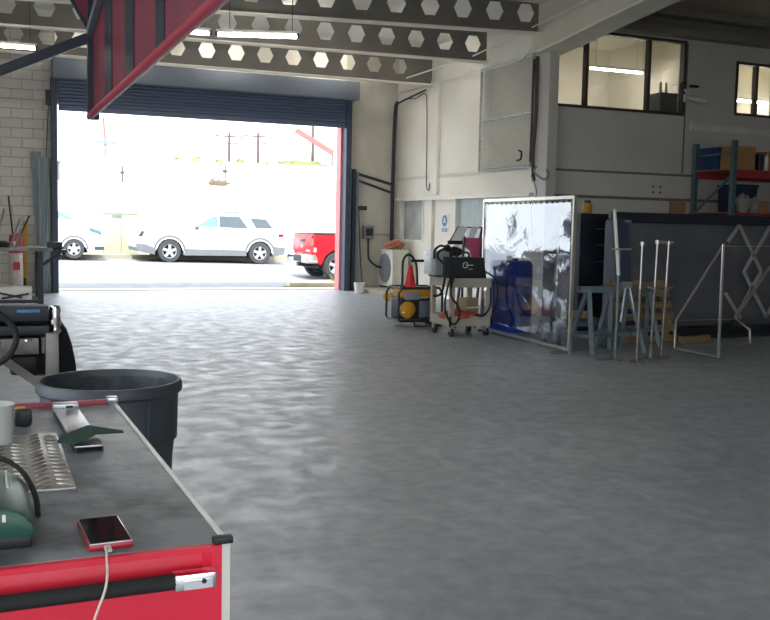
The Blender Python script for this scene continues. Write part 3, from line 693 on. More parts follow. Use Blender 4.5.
for nm, pts, r, m_, lb in (('conduit', [(9.22, 21.5, 4.72), (9.22, 18.5, 4.66), (9.2, 16, 4.62), (9.1, 15.2, 4.75)], .014, 'white', 'white conduit along the head of the cream wall'),
                     ('hanging_cord', [(9.22, 20.9, 4.5), (9.22, 20.4, 4.46), (9.22, 19.9, 4.5), (9.2, 19.75, 4.2), (9.2, 19.7, 3.3), (9.2, 19.68, 2.5), (9.2, 19.55, 2.35), (9.2, 19.5, 2.5)], .012, 'dark', 'thin dark cord hanging down the cream wall beside the pilaster')):
    tag(MB().tube(pts, r, smooth=6).done(nm, m_), lb, 'cable')
tr = MB()
for (a, b) in (((9.1, 19.6, 4.9), (9.1, 18.1, 5.35)), ((9.1, 17.1, 5.0), (9.1, 15.4, 5.42)), ((9.0, 14.9, 5.05), (9.0, 12.6, 5.45))): pass
for i, (a, b, lb) in enumerate((((8.6, 19.55, 4.75), (9.25, 17.35, 5.0), 'white sway rod under the roof, nearest the roller door'), ((8.9, 17.05, 4.87), (9.16, 15.25, 5.12), 'white sway rod under the roof, middle one'), ((8.95, 14.95, 5.05), (9.15, 13.0, 5.3), 'white sway rod beside the girder, nearest the camera'))):
    tag(MB().cyl(a, b, .014, n=8).done('sway_rod', 'white'), lb, 'rod', 'white sway rods')
sl = thing('security_light', 'white floodlight on a bracket beside the upstairs office window', 'light', (12.42, YF, 4.1))
MB().b2((-.1, -.06, -.1), (.02, 0, .14), bev=.01).done('mount', 'white', sl)
MB().tube([(-.1, -.05, .05), (-.2, -.08, .12), (-.22, -.08, .22), (-.12, -.08, .24)], .02, smooth=4).done('arm', 'dark', sl)
MB().ell((.12, -.16, -.06), (.24, .1, .06), r=(0, .1, 0)).done('lamp_head', 'glow', sl)
MB().b2((.0, -.14, .17), (.16, -.05, .21)).done('sensor', 'dark', sl)
tag(MB().b2((12.55, YF - .05, 3.48), (15.8, YF, 3.6)).b2((12.52, YF - .055, 3.46), (12.56, YF, 3.62)).done('cable_trunking', 'white'), 'long pale cable trunking on the wall below the small office window', 'trunking')

# ================================================================== door corner
tag(MB().tube([(9.16, 19.75, 4.56), (9.16, 20.9, 4.47), (9.16, 21.35, 4.42)], .022, n=8).tube([(9.16, 21.3, 4.45), (9.15, 21.42, 4.15), (9.14, 21.45, 2.2), (9.14, 21.45, 1.1)], .045, n=10, smooth=4).done('downpipe', 'navy2'), 'dark navy pipe running down the corner beside the air conditioner', 'pipe')
sg = thing('swing_gate', 'dark steel gate bars folded against the wall beside the roller door', 'gate', (8.13, 21.35, 0))
MB().b2((-.06, -.05, 0), (.02, .05, 2.85)).done('post', 'navy2', sg, smooth=False)
MB().b2((.03, -.04, 0), (.09, .04, 2.8)).done('post', 'bluegrey', sg, smooth=False)
MB().bar((0, 0, 2.76), (.93, .05, 2.54), .06, .06).done('top_bar', 'navy2', sg)
MB().bar((0, 0, 2.62), (.93, .05, 2.34), .05, .05).done('diagonal_bar', 'navy2', sg)
MB().b2((.08, -.05, 1.9), (.3, .05, 2.0)).done('latch', 'dark', sg)
MB().tube([(.1, -.03, 1.9), (.14, -.05, 1.0), (.2, -.03, .4), (.24, -.05, .05)], .015, smooth=5).done('chain', 'dark', sg)
bb = thing('breaker_box', 'grey electrical box on the wall above the air conditioner cable', 'electrical box', (8.57, 21.6, 1.24))
MB().b2((-.13, -.12, 0), (.13, 0, .3), bev=.01).done('body', 'meter', bb)
MB().b2((-.09, -.135, .06), (.09, -.12, .24), bev=.01).done('cover', 'dark', bb)
MB().tube([(0, -.06, 0), (0, -.08, -.3), (.02, -.1, -.5), (.14, -.25, -.65), (.2, -.45, -.68)], .025, smooth=5).done('power_cable', 'navy2', bb)
MB().cyl((.13, -.03, .1), (.72, -.03, .08), .012, n=6).done('conduit', 'meter', bb)
struct(MB().b2((8.15, 19.3, 0), (9.3, 21.6, .1), bev=.01).done('plinth', 'kerb2'))
ac = thing('air_conditioner', 'white outdoor air conditioner unit on the concrete plinth', 'air conditioner', (8.98, 20.95, .1))
MB().b2((-.2, -.43, .04), (.2, .43, .88), bev=.015).done('casing', 'offwhite', ac)
MB().b2((-.21, -.43, .86), (.21, .43, .90), bev=.01).done('top_cover', 'offwhite', ac)
gr = MB()
for r in (.06, .12, .18, .24, .3, .34): gr.tube([(-.215, .0 + r * math.cos(a), .46 + r * math.sin(a)) for a in [2 * PI * k / 24 for k in range(24)]], .007, n=5, closed=True)
for k in range(12):
    a = PI * k / 12; gr.cyl((-.215, -.34 * math.cos(a), .46 - .34 * math.sin(a)), (-.215, .34 * math.cos(a), .46 + .34 * math.sin(a)), .004, n=4)
gr.done('fan_grille', 'meter', ac)
MB().cyl((-.203, 0, .46), (-.206, 0, .46), .34, n=32).done('fan_opening', 'meter', ac)
MB().b2((-.02, -.435, .25), (.06, -.43, .36)).b2((-.02, -.435, .16), (.06, -.43, .2)).done('rating_label', 'white', ac)
for y in (-.33, .33): MB().b2((-.18, y - .04, 0), (.18, y + .04, .05)).done('foot', 'dark', ac)
tag(MB().ell((8.9, 20.75, 1.09), (.2, .18, .1), noise=.3, n=28, m=18).ell((9.0, 20.8, 1.1), (.16, .18, .11), noise=.3, n=24, m=16).done('foil_bundle', 'copper'), 'crumpled copper coloured bundle on top of the air conditioner', 'bundle')
bk = thing('bucket', 'small white bucket on the floor beside the door post', 'bucket', (8.0, 20.6, 0))
MB().lathe([(.001, 0), (.1, 0), (.125, .22), (.132, .22), (.132, .235), (.118, .235), (.095, .1), (.001, .1)], n=24).done('tub', 'white', bk)
MB().lathe([(.001, .1), (.105, .105), (.001, .12)], n=20).done('contents', 'tan', bk)
tag(MB().cyl((7.74, 18.36, .085), (7.84, 18.56, .085), .085, n=20).done('bollard_bar', 'yellow'), 'yellow rounded bar end lying on the floor beside the generator', 'bar')
sg2 = thing('safety_sign', 'white and blue safety sign fixed on the cream door', 'sign', (XR + .03, 18.95, 1.62))
MB().b2((-.012, -.15, -.2), (0, .15, .2)).done('plate', 'white', sg2, smooth=False)
MB().lathe([(.001, -.016), (.125, -.016), (.125, -.01), (.001, -.01)], (0, 0, .06), 24, 'X').done('blue_disc', 'signblue', sg2)
MB().ell((-.018, 0, .085), (.004, .04, .045)).b2((-.02, -.055, .02), (-.014, .055, .045)).done('white_figure', 'white', sg2)
MB().b2((-.016, -.12, -.18), (-.011, .12, -.09)).done('text_panel', 'signblue', sg2, smooth=False)
tx = MB()
for z in (-.115, -.14, -.165): tx.b2((-.019, -.09, z), (-.015, .09, z + .01))
tx.done('text_lines', 'white', sg2, smooth=False)

# ================================================================== left side against the block wall
tn = thing('corrugated_sheet', 'tall weathered corrugated tin sheets leaning beside the left door jamb', 'metal sheet', (1.0, 21.5, 0))
for k, (x0, x1, dy) in enumerate(((0.02, .2, 0), (.14, .36, -.05))):
    m = MB(); nx = 26; rows = []
    for j in range(8):
        z = 2.93 * j / 7; rows.append([m.bm.verts.new((x0 + (x1 - x0) * i / nx + (.05 * math.sin(j * .55) if i < 6 and k == 0 else 0), dy - .12 + .1 * z / 2.93 + .015 * math.sin(i * PI / 2.6), z - k * .12 * (j == 7))) for i in range(nx + 1)])
    for A, B_ in zip(rows, rows[1:]):
        for i in range(nx): m.bm.faces.new((A[i], A[i + 1], B_[i + 1], B_[i]))
    m.done('sheet', 'tin', tn, solid=.004)
br = thing('broom', 'broom with dark handle leaning on the block wall', 'broom', (.72, 21.3, 0))
MB().cyl((0, 0, .3), (-.16, .22, 2.0), .018, n=10).done('handle', 'dark', br)
MB().b2((-.16, -.04, .04), (.16, .04, .32), bev=.02).done('brush_head', 'rubber', br)
fe = thing('fire_extinguisher', 'pale cylinder with red top standing by the block wall', 'cylinder', (.68, 21.1, 0))
MB().lathe([(.001, 0), (.13, 0), (.135, .05), (.135, .82), (.13, .84), (.001, .84)], n=24).done('body', 'pale', fe)
MB().lathe([(.137, .84), (.137, 1.1), (.12, 1.2), (.06, 1.24), (.001, 1.24)], n=24).lathe([(.001, .83), (.137, .84)], n=24).done('red_cap', 'redgas', fe)
MB().b2((-.06, -.139, .5), (.07, -.13, .66)).done('sticker', 'redgas', fe)
MB().b2((-.05, -.142, .95), (.0, -.13, 1.08)).done('tag', 'white', fe)
tag(MB().b2((.83, 21.4, 0), (.92, 21.44, 1.5), bev=.005).b2((.845, 21.385, .1), (.905, 21.4, .2)).b2((.845, 21.385, 1.25), (.905, 21.4, 1.35)).done('spirit_level', 'ylw2'), 'yellow spirit level standing against the block wall', 'level')

wt = thing('welding_table', 'dark steel welding table on casters at the left edge', 'table', (0.2, 16.5, 0))
MB().b2((-1.1, -.4, 1.03), (.86, .5, 1.09), bev=.005).done('table_top', 'dirty', wt)
for x, y in ((-1.0, -.34), (.64, -.34), (-1.0, .44), (.64, .44)): MB().b2((x, y - .03, .2), (x + .08, y + .05, 1.03)).done('leg', 'dark', wt, smooth=False)
MB().b2((-1.0, -.38, .22), (.72, .46, .27)).done('lower_shelf', 'dark', wt, smooth=False)
for x, y in ((.42, -.34), (.66, .42), (-.9, -.34), (-.9, .42)):
    c = MB().cyl((x, y - .025, .075), (x, y + .025, .075), .075, n=18).done('caster', 'rubber', wt)
    MB().b2((x - .03, y - .035, .1), (x + .03, y + .035, .22)).done('caster_fork', 'galv', wt)
MB().b2((.86, -.3, 1.0), (1.08, .1, 1.06)).b2((.8, -.25, 1.06), (1.02, .05, 1.18), bev=.02).bar((.7, -.1, .8), (1.0, -.1, 1.0), .05).done('side_bracket', 'dark', wt)
sc = thing('steel_offcut', 'bright steel offcuts piled on the welding table', 'scrap metal', (0.32, 16.45, 1.09))
MB().bar((-.1, 0, .0), (.05, .1, .6), .05, .01).bar((.12, -.1, 0), (.28, 0, .45), .05, .01).bar((.2, -.03, 0), (.3, .06, .3), .05, .01).done('plates', 'galv', sc)
MB().bar((.2, 0, 0), (.42, .1, .5), .02).bar((-.15, 0, 0), (-.05, .1, .75), .015).done('rods', 'dark', sc)
MB().lathe([(.001, 0), (.08, 0), (.1, .07), (.06, .1), (.001, .1)], (.02, -.15, 0), 18).done('wheel_hub', 'dark', sc)
bx = thing('parts_box', 'white open parts box on the lower shelf of the welding table', 'box', (.4, 16.3, .27))
MB().b2((-.3, -.15, 0), (.35, .2, .2), bev=.01).done('box', 'white', bx)
MB().bar((-.25, -.2, .14), (.2, -.2, .04), .03).bar((-.1, -.22, .03), (.3, -.2, .1), .03).done('rods_across', 'dark', bx)

# ================================================================== chop saw bench near the camera
be = thing('work_bench', 'worn steel bench with a diagonal brace behind the grey bin', 'bench', (-.3, 6.2, 0))
MB().b2((-.6, -.06, .735), (.62, .02, .83), bev=.004).b2((-.6, .6, .735), (.62, .68, .83)).b2((.64, -.02, .735), (.7, .68, .83)).done('top_rail', 'dirty', be)
for x, y, z in ((.66, -.06, .86), (.66, .6, .83), (-.6, -.06, .735), (-.6, .6, .735)): MB().b2((x, y, 0), (x + .075, y + .09, z), bev=.004).done('leg', 'dirty', be)
MB().bar((.35, .0, .76), (.78, .0, .42), .06, .05).b2((.6, -.04, .52), (.68, .04, .60)).done('brace', 'dirty', be)
MB().b2((.46, .1, .58), (.64, .5, .72), bev=.03).done('motor_box', 'black', be)
sa = thing('cutting_rig', 'dark double rail clamp rig with blue label and bright end screw', 'clamp', (-.3, 6.25, .83))
MB().b2((-.5, -.08, .1), (.68, .1, .19), bev=.006).done('top_rail', 'dark', sa)
MB().b2((-.5, -.1, .02), (.68, .02, .075), bev=.006).b2((-.5, .1, 0), (.68, .2, .06)).b2((-.2, -.06, 0), (-.1, .15, .11)).b2((.2, -.06, 0), (.3, .15, .11)).done('lower_rail', 'dark', sa)
MB().b2((.5, -.086, .155), (.63, -.08, .172)).done('blue_label', 'signblue', sa)['label'] = 'blue label'
MB().lathe([(.001, 0), (.03, .0), (.036, .015), (.03, .03), (.036, .05), (.03, .07), (.036, .09), (.03, .11), (.036, .14), (.028, .17), (.001, .175)], (.72, -.02, .02), 16).done('end_screw', 'chrome', sa)
MB().lathe([(.001, 0), (.026, 0), (.026, .012), (.001, .012)], (.56, -.11, -.015), 14).done('washer', 'chrome', sa)
jk = MB()
for j in range(1):
    jk.prism([(.3, .84), (.44, .93), (.62, .97), (.77, .92), (.84, .74), (.87, .5), (.87, .02), (.74, .02), (.70, .3), (.68, .5), (.62, .55), (.45, .6), (.34, .74)], .1, .46, 'XZ', bev=.05)
jk.ell((.46, .28, .74), (.13, .2, .1), noise=.15)
jk = tag(jk.done('jacket', 'jacket', sub=1), 'black cloth jacket draped over the bench end', 'jacket'); jk.location = (-.3, 6.2, .03)
tag(MB().tube([(-.3, 5.9, 1.3), (-.1, 5.85, 1.18), (.05, 5.8, 1.05), (.16, 5.8, .95), (.18, 5.8, .85), (.1, 5.8, .74), (-.1, 5.8, .7), (-.3, 5.85, .71)], .018, smooth=6).tube([(-.3, 5.8, .86), (.0, 5.8, .86), (.1, 5.8, .84)], .012, smooth=3).done('black_cable', 'rubber'), 'thick black power cord hanging at the left edge above the bench', 'cable')

# ================================================================== charcoal bin
bn = thing('trash_bin', 'large round charcoal trash bin standing beside the tool chest', 'bin', (.545, 4.55, 0))
R = .318
MB().lathe([(.001, 0), (.255, 0), (.27, .03), (.283, .52), (.286, .545), (R - .016, .55), (R - .01, .76), (R, .765), (R + .008, .775), (R + .008, .805), (R, .82), (R - .012, .82), (R - .02, .8), (R - .022, .6), (.265, .3), (.25, .05), (.001, .05)], n=64).done('body', 'bin', bn)
MB().lathe([(R - .0215, .79), (R - .0235, .6), (.264, .3), (.248, .055), (.001, .055)], n=64).done('dusty_lining', 'binin', bn)
for a in (3.7, 4.4, 5.15):
    MB().bar((math.cos(a) * (R - .012), math.sin(a) * (R - .012), .55), (math.cos(a) * (R - .008), math.sin(a) * (R - .008), .76), .012, .03, (math.cos(a), math.sin(a), 0)).done('rib', 'bin', bn)
for a in (1.3, 4.44): MB().box((math.cos(a) * (R - .005), math.sin(a) * (R - .005), .62), (.09, .14, .04), (0, 0, a), bev=.012).done('handle', 'bin', bn)

# ================================================================== tool chest in the foreground
tcx = thing('tool_chest', 'red rolling tool chest with grey top mat in the foreground', 'tool chest', (.114, 1.735, 0), .0138)
MB().b2((-.34, .012, .14), (.305, 1.49, .944), bev=.006).done('cabinet', 'red', tcx)
MB().b2((-.325, .012, .944), (.3015, 1.49, .952), bev=.003).done('top_mat', 'mat_top', tcx)['label'] = 'worn dark grey mat'
MB().b2((-.34, 1.475, .945), (.29, 1.50, .966), bev=.008).done('back_rim', 'redrim', tcx)
MB().b2((.295, .01, .1), (.315, .03, .95), bev=.003).b2((.302, .01, .944), (.312, 1.49, .955), bev=.002).done('aluminium_edge', 'white', tcx)['label'] = 'pale aluminium edge trim'
MB().b2((.28, -.002, .95), (.318, .02, .964), bev=.004).done('corner_cap', 'black', tcx)
MB().b2((.28, 1.465, .955), (.316, 1.505, .975), bev=.006).done('corner_cap', 'steel', tcx)
# side face with a pressed recess behind the tubular handle
fp = MB()
x0, x1, z0, z1 = -.30, .276, .876, .94
for lo, hi in (((-.34, -.004, .14), (.295, .014, z0)), ((-.34, -.004, z1), (.295, .014, .95)), ((x1, -.004, z0), (.295, .014, z1)), ((-.34, -.004, z0), (x0, .014, z1))): fp.b2(lo, hi)
fp.done('side_panel', 'red', tcx, smooth=False)
rc = MB()
D = .04; ins = .03
rc.quad((x0, 0, z1), (x1, 0, z1), (x1 - ins * 1.6, D, z1 - .02), (x0 + ins, D, z1 - .02)).quad((x0, 0, z0), (x0 + ins, D, z0 + .008), (x1 - ins * 1.6, D, z0 + .008), (x1, 0, z0)).quad((x1, 0, z0), (x1 - ins * 1.6, D, z0 + .008), (x1 - ins * 1.6, D, z1 - .02), (x1, 0, z1)).quad((x0, 0, z0), (x0, 0, z1), (x0 + ins, D, z1 - .02), (x0 + ins, D, z0 + .008)).quad((x0 + ins, D, z0 + .008), (x0 + ins, D, z1 - .02), (x1 - ins * 1.6, D, z1 - .02), (x1 - ins * 1.6, D, z0 + .008))
rc.done('handle_recess', 'red', tcx, smooth=False)
hd = MB().cyl((-.29, -.03, .901), (.215, -.03, .901), .0145, n=20).done('push_handle', 'rubber', tcx)
hb = MB().b2((.200, -.045, .887), (.276, -.012, .916), bev=.004).b2((.215, -.047, .889), (.268, -.044, .905)).done('handle_bracket', 'chrome', hd)
MB().cyl((.252, -.0445, .902), (.252, -.0478, .902), .0045, n=14).done('bracket_hole', 'dark', hb)
MB().b2((-.30, -.045, .887), (-.285, -.012, .916)).done('handle_bracket', 'chrome', hd)
for x, y in ((-.27, .1), (.24, .1), (-.27, 1.38), (.24, 1.38)):
    MB().cyl((x - .02, y, .06), (x + .02, y, .06), .06, n=20).b2((x - .035, y - .04, .09), (x + .035, y + .04, .142)).done('caster', 'rubber', tcx)
dr = MB()
for z in (.2, .36, .52, .66, .8): dr.b2((.303, .05, z), (.311, 1.44, z + .11), bev=.003)
dr.done('drawer_fronts', 'red', tcx)
TZ = .952
# diamond plate
dp = MB().b2((-.2, 2.2, TZ), (.19, 2.79, TZ + .006), bev=.0015)
for i in range(9):
    for j in range(15):
        x = -.18 + i * .0435; y = 2.215 + j * .0395 + (.0 if i % 2 else .02); a = .6 if (i % 2) else -.6
        if y < 2.78: dp.ell((x, y, TZ + .006), (.021, .0062, .0052), n=8, m=6, r=(0, 0, a))
tag(dp.done('diamond_plate', 'plate'), 'steel diamond tread plate lying on the tool chest', 'plate')
ch = thing('steel_channel', 'short bright steel channel piece on the tool chest mat', 'steel offcut', (.245, 2.82, TZ), .03)
MB().b2((-.036, -.27, .013), (.036, .27, .018), bev=.001).done('channel', 'steel', ch)
for x in (-.036, .031): MB().b2((x, -.268, 0), (x + .005, .268, .0135)).done('flange', 'dark', ch)
MB().b2((-.038, .255, .013), (.038, .30, .032), bev=.003).done('end_lip', 'steel', ch)
MB().cyl((-.0, .254, .024), (.02, .254, .024), .004).done('end_pin', 'dark', ch)
gs = MB(); pts = [(.178, 2.585, .022), (.222, 2.525, .030), (.275, 2.60, .036), (.352, 2.645, .026)]
A = [(.178, 2.60, .024), (.205, 2.64, .034), (.265, 2.70, .040), (.352, 2.66, .028)]
for i in range(3): gs.quad(*[(x, y, TZ + z) for x, y, z in (pts[i], pts[i + 1], A[i + 1], A[i])])
bmesh.ops.remove_doubles(gs.bm, verts=gs.bm.verts, dist=1e-5)
tag(gs.done('abrasive_strip', 'greenpap', smooth=False, solid=.002), 'bent dark green abrasive strip lying across the steel channel', 'strip')
cp = thing('plastic_cup', 'milky white plastic cup at the left edge of the tool chest', 'cup', (.03, 2.71, TZ))
MB().lathe([(.001, 0), (.044, 0), (.049, .106), (.051, .109), (.047, .109), (.041, .01), (.001, .008)], n=36).done('cup', 'cup', cp)
tm = thing('tape_measure', 'small dark tape measure behind the milky cup', 'tape measure', (.108, 2.95, TZ))
MB().b2((-.025, -.03, 0), (.025, .03, .05), bev=.014).done('case', 'black', tm)
MB().b2((-.02, -.01, .038), (.008, .02, .052), bev=.004).done('yellow_face', 'ylw2', tm)
ph = thing('mobile_phone', 'black mobile phone with red case lying on the mat, charging', 'phone', (.210, 1.852, TZ), .04)
MB().b2((-.04, -.082, 0), (.04, .082, .012), bev=.005).done('case', 'phonered', ph)
MB().b2((-.0385, -.08, .0105), (.0385, .08, .0135), bev=.002).done('bezel', 'steel', ph)
MB().b2((-.036, -.077, .0125), (.036, .077, .0145)).done('screen', 'screen', ph, smooth=False)
cbl = thing('charging_cable', 'thin white charging cable from the phone over the red front', 'cable', (.206, 1.769, TZ))
MB().tube([(.0, .0, .006), (-.004, -.025, .010), (-.007, -.05, .006), (-.014, -.104, -.025), (-.036, -.118, -.08), (-.075, -.118, -.2), (-.09, -.11, -.4)], .0022, smooth=6).done('cord', 'cable', cbl)
MB().b2((-.006, -.022, .003), (.006, .004, .010), bev=.002).done('plug', 'cable', cbl)
jg = thing('power_tool', 'dark green power tool body lying at the left edge of the mat', 'power tool', (.0, 1.99, TZ), .0)
MB().prism([(-.19, .02), (-.19, .082), (-.02, .085), (.035, .08), (.066, .066), (.084, .046), (.087, .02)], -.17, .13, 'XZ', bev=.015).done('housing', 'green', jg)
MB().b2((-.19, -.16, 0), (.08, .12, .024), bev=.006).done('base', 'black', jg)
MB().b2((-.12, .0, .080), (.02, .1, .088), bev=.003).done('grey_cover', 'galv', jg)
vt = MB()
for k in range(5): vt.b2((.040 + k * .008, -.02, .073 - k * .008), (.044 + k * .008, .1, .081 - k * .008))
vt.done('vent_slots', 'white', jg)
MB().tube([(-.14, .12, .088), (-.05, .17, .10), (.03, .16, .095), (.075, .13, .07), (.098, .08, .03), (.1, .02, .006)], .0055, smooth=6).done('cord', 'rubber', jg)
MB().b2((.03, -.172, .055), (.036, -.169, .068)).done('badge', 'white', jg)

# ================================================================== generator, cart, screen
gn = thing('generator', 'yellow portable generator in a black tube frame', 'generator', (6.28, 13.78, 0), 0.0)
fr = MB()
for y in (-.24, .24):
    fr.tube([(-.34, y, .09), (-.37, y, .14), (-.37, y, .52), (-.31, y, .6), (.31, y, .6), (.37, y, .52), (.37, y, .14), (.34, y, .09)], .018, n=10, closed=True)
for x, z in ((-.33, .6), (.33, .6), (-.35, .1), (.35, .1), (.1, .6), (-.1, .1)): fr.cyl((x, -.24, z), (x, .24, z), .016, n=8)
fr.tube([(-.1, -.24, .09), (-.1, -.24, .0), (.12, -.24, 0), (.12, -.24, .09)], .014)
fr.done('tube_frame', 'navy2', gn)
MB().b2((-.28, -.21, .45), (.3, .21, .6), bev=.04).done('fuel_tank', 'yellow', gn)
MB().b2((-.26, -.225, .42), (.0, -.21, .54), bev=.01).done('control_panel', 'meter', gn)
MB().cyl((-.2, 0, .59), (-.2, 0, .62), .05, n=16).done('fuel_cap', 'black', gn)
MB().b2((-.32, -.18, .12), (.3, .18, .42), bev=.03).done('engine_block', 'dark', gn)
MB().lathe([(.13, -.02), (.13, -.05), (.1, -.075), (.04, -.085), (.001, -.085)], (-.2, -.16, .26), 24, 'Y').done('recoil_cover', 'yellow', gn)
MB().b2((-.34, -.33, .22), (-.3, -.28, .24)).done('side_plate', 'white', gn)
MB().b2((.0, -.22, .14), (.22, -.18, .4), bev=.01).done('muffler_guard', 'bluegrey', gn)
MB().cyl((.02, -.225, .09), (.14, -.225, .09), .03, n=12).cyl((.3, -.18, .09), (.38, -.18, .09), .09, n=20).cyl((.3, .18, .09), (.38, .18, .09), .09, n=20).done('wheel', 'rubber', gn)
MB().b2((.16, -.24, .1), (.3, -.2, .14)).done('orange_tag', 'orange', gn)
co = thing('traffic_cone', 'small red traffic cone standing on top of the generator', 'cone', (6.2, 13.78, .602))
MB().lathe([(.001, 0), (.11, 0), (.11, .02), (.09, .025), (.03, .34), (.001, .345)], n=24).done('cone', 'cone', co)
ht = thing('hand_truck', 'black hand truck with curved handle behind the generator', 'hand truck', (6.6, 14.6, 0))
MB().tube([(-.16, 0, .05), (-.16, .02, .8), (-.14, .03, 1.0), (-.05, .04, 1.08), (.05, .03, 1.0), (.1, .02, .8), (.12, 0, .05)], .02, smooth=5).done('handle_frame', 'navy2', ht)
MB().cyl((-.02, 0, .98), (.26, 0, .98), .022, n=10).done('grip', 'black', ht)
MB().b2((-.2, -.25, .01), (.16, 0, .03)).done('toe_plate', 'dark', ht)
MB().cyl((-.22, .05, .1), (-.17, .05, .1), .1, n=20).cyl((.13, .05, .1), (.18, .05, .1), .1, n=20).done('wheel', 'rubber', ht)

ct = thing('utility_cart', 'beige two shelf utility cart with black casters', 'cart', (6.44, 12.5, 0), 0.0)
def tray(z, h, name):
    m = MB(); X, Y = .34, .34
    m.b2((-X + .006, -Y + .006, z + .004), (X - .006, Y - .006, z + .03)).b2((-X, -Y, z), (X, -Y + .03, z + h)).b2((-X, Y - .03, z), (X, Y, z + h)).b2((-X, -Y, z), (-X + .03, Y, z + h)).b2((X - .03, -Y, z), (X, Y, z + h))
    m.done(name, 'beige', ct, smooth=False)
tray(.70, .13, 'top_tray'); tray(.15, .14, 'lower_tray')
for sx in (-1, 1):
    for sy in (-1, 1):
        MB().b2((sx * .335 - (.07 if sx > 0 else 0), sy * .335 - (.06 if sy > 0 else 0), .2), (sx * .335 + (.07 if sx < 0 else 0), sy * .335 + (.06 if sy < 0 else 0), .74), bev=.01).done('leg', 'beige', ct)
        c = MB().cyl((sx * .28 - .02, sy * .27, .06), (sx * .28 + .02, sy * .27, .06), .06, n=20).done('caster', 'rubber', ct)
        MB().b2((sx * .28 - .03, sy * .27 - .03, .07), (sx * .28 + .03, sy * .27 + .03, .15)).done('caster_fork', 'meter', c)
MB().tube([(-.3, .33, .8), (-.3, .4, .9), (-.3, .46, .92), (.3, .46, .92), (.3, .4, .9), (.3, .33, .8)], .018).done('push_handle', 'beige', ct)
CZ = .83
we = thing('welding_machine', 'black boxy welding machine with white logo on the cart', 'welder', (6.4, 12.4, CZ - .005))
MB().prism([(-.3, 0), (-.3, .3), (.24, .3), (.3, 0)], -.19, .2, 'XZ', bev=.015).done('casing', 'black', we)
lg = MB().lathe([(.034, 0), (.044, 0), (.044, .004), (.034, .004), (.034, 0)], (-.05, -.194, .19), 24, 'Y').b2((-.045, -.194, .184), (.0, -.19, .196)).b2((.01, -.194, .186), (.075, -.19, .196)).b2((.0, -.194, .13), (.07, -.19, .136))
lg.done('logo', 'white', we)
MB().b2((-.29, -.198, .03), (-.22, -.19, .27)).done('vent_panel', 'dark', we)
MB().tube([(-.1, 0, .3), (-.08, 0, .36), (.08, 0, .36), (.1, 0, .3)], .015, smooth=4).done('carry_handle', 'black', we)
w2_ = thing('wire_feeder', 'silver sided welding unit behind the black welder on the cart', 'welder', (6.08, 12.68, CZ - .1), 0.0)
MB().b2((-.1, -.25, .13), (.16, .14, .47), bev=.015).done('casing', 'galv', w2_)
MB().b2((.12, -.26, .13), (.18, .145, .475), bev=.01).done('front_panel', 'black', w2_)
MB().b2((-.02, -.1, .1), (.3, .14, .14)).done('base', 'dark', w2_)
hs = MB().tube([(6.25, 12.45, 1.22), (6.15, 12.4, 1.25), (6.0, 12.35, 1.2), (5.93, 12.25, 1.12), (5.98, 12.1, 1.0), (5.96, 12.08, .8), (5.92, 12.1, .62), (5.86, 12.2, .58)], .018, smooth=6)
hs.tube([(6.2, 12.5, 1.24), (6.1, 12.5, 1.28), (5.98, 12.45, 1.22), (5.95, 12.4, 1.1)], .016, smooth=6)
hs.tube([(6.1, 12.14, .86), (6.02, 12.1, .7), (5.99, 12.1, .4), (6.1, 12.1, .2), (6.2, 12.12, .22), (6.22, 12.1, .4), (6.08, 12.1, .6), (6.12, 12.12, .84)], .014, smooth=6)
hs.ell((6.3, 12.5, 1.2), (.14, .1, .06), noise=.3).ell((6.2, 12.5, 1.25), (.05, .05, .05))
tag(hs.done('welding_hose', 'rubber'), 'black welding hoses draped over the left of the cart', 'hose')
tag(MB().tube([(6.68, 12.35, .95), (6.85, 12.2, .8), (6.86, 12.18, .5), (6.78, 12.18, .3), (6.7, 12.2, .2)], .013, smooth=6).tube([(6.74, 12.16, .7), (6.72, 12.12, .45), (6.6, 12.1, .3), (6.5, 12.15, .31)], .013, smooth=5).done('power_lead', 'rubber'), 'black power lead hanging at the right end of the cart', 'cable')
tag(MB().ell((6.33, 12.4, .275), (.25, .26, .085), noise=.12, n=20).ell((6.5, 12.32, .27), (.13, .15, .065), noise=.15).done('leather_apron', 'redcloth'), 'folded red leather bundle on the lower shelf of the cart', 'cloth')
cb = thing('cardboard_box', 'small tan cardboard box on the lower shelf of the cart', 'box', (6.63, 12.62, .18), .3)
MB().b2((-.12, -.09, 0), (.12, .09, .34), bev=.004).done('carton', 'tan', cb)
MB().b2((-.12, -.092, .19), (.12, -.088, .21)).done('tape', 'paper', cb)
tag(MB().b2((6.46, 12.3, .185), (6.74, 12.44, .25), bev=.01).b2((6.5, 12.28, .25), (6.7, 12.42, .28)).done('red_case', 'poster'), 'flat dark red case under the cable at the right of the cart', 'case')
# reading stand with sheets and red board behind the cart
rs = thing('document_stand', 'tilted document rack on a thin post behind the cart', 'stand', (7.08, 13.6, 0))
MB().cyl((0, .1, 0), (0, .1, 1.42), .02, n=10).b2((-.2, -.05, 0), (.2, .28, .03)).done('post', 'dark', rs)
MB().bar((-.36, -.06, 1.31), (.26, -.06, 1.31), .02, .06).bar((-.13, .08, 1.55), (.3, .08, 1.55), .02).bar((-.32, -.05, 1.32), (-.12, .08, 1.55), .015).bar((.2, -.05, 1.32), (.32, .08, 1.55), .03).done('rack', 'dark', rs)
MB().quad((-.3, -.06, 1.335), (-.12, -.06, 1.335), (.05, .07, 1.55), (-.12, .07, 1.55)).done('paper_sheet', 'paper', rs, smooth=False, solid=.012)
MB().quad((-.04, -.06, 1.335), (.08, -.06, 1.335), (.24, .07, 1.55), (.12, .07, 1.55)).done('paper_sheet', 'paper', rs, smooth=False, solid=.012)
rb = thing('red_sign_board', 'dark red board on black legs leaning behind the welding machine', 'board', (7.06, 13.35, 0))
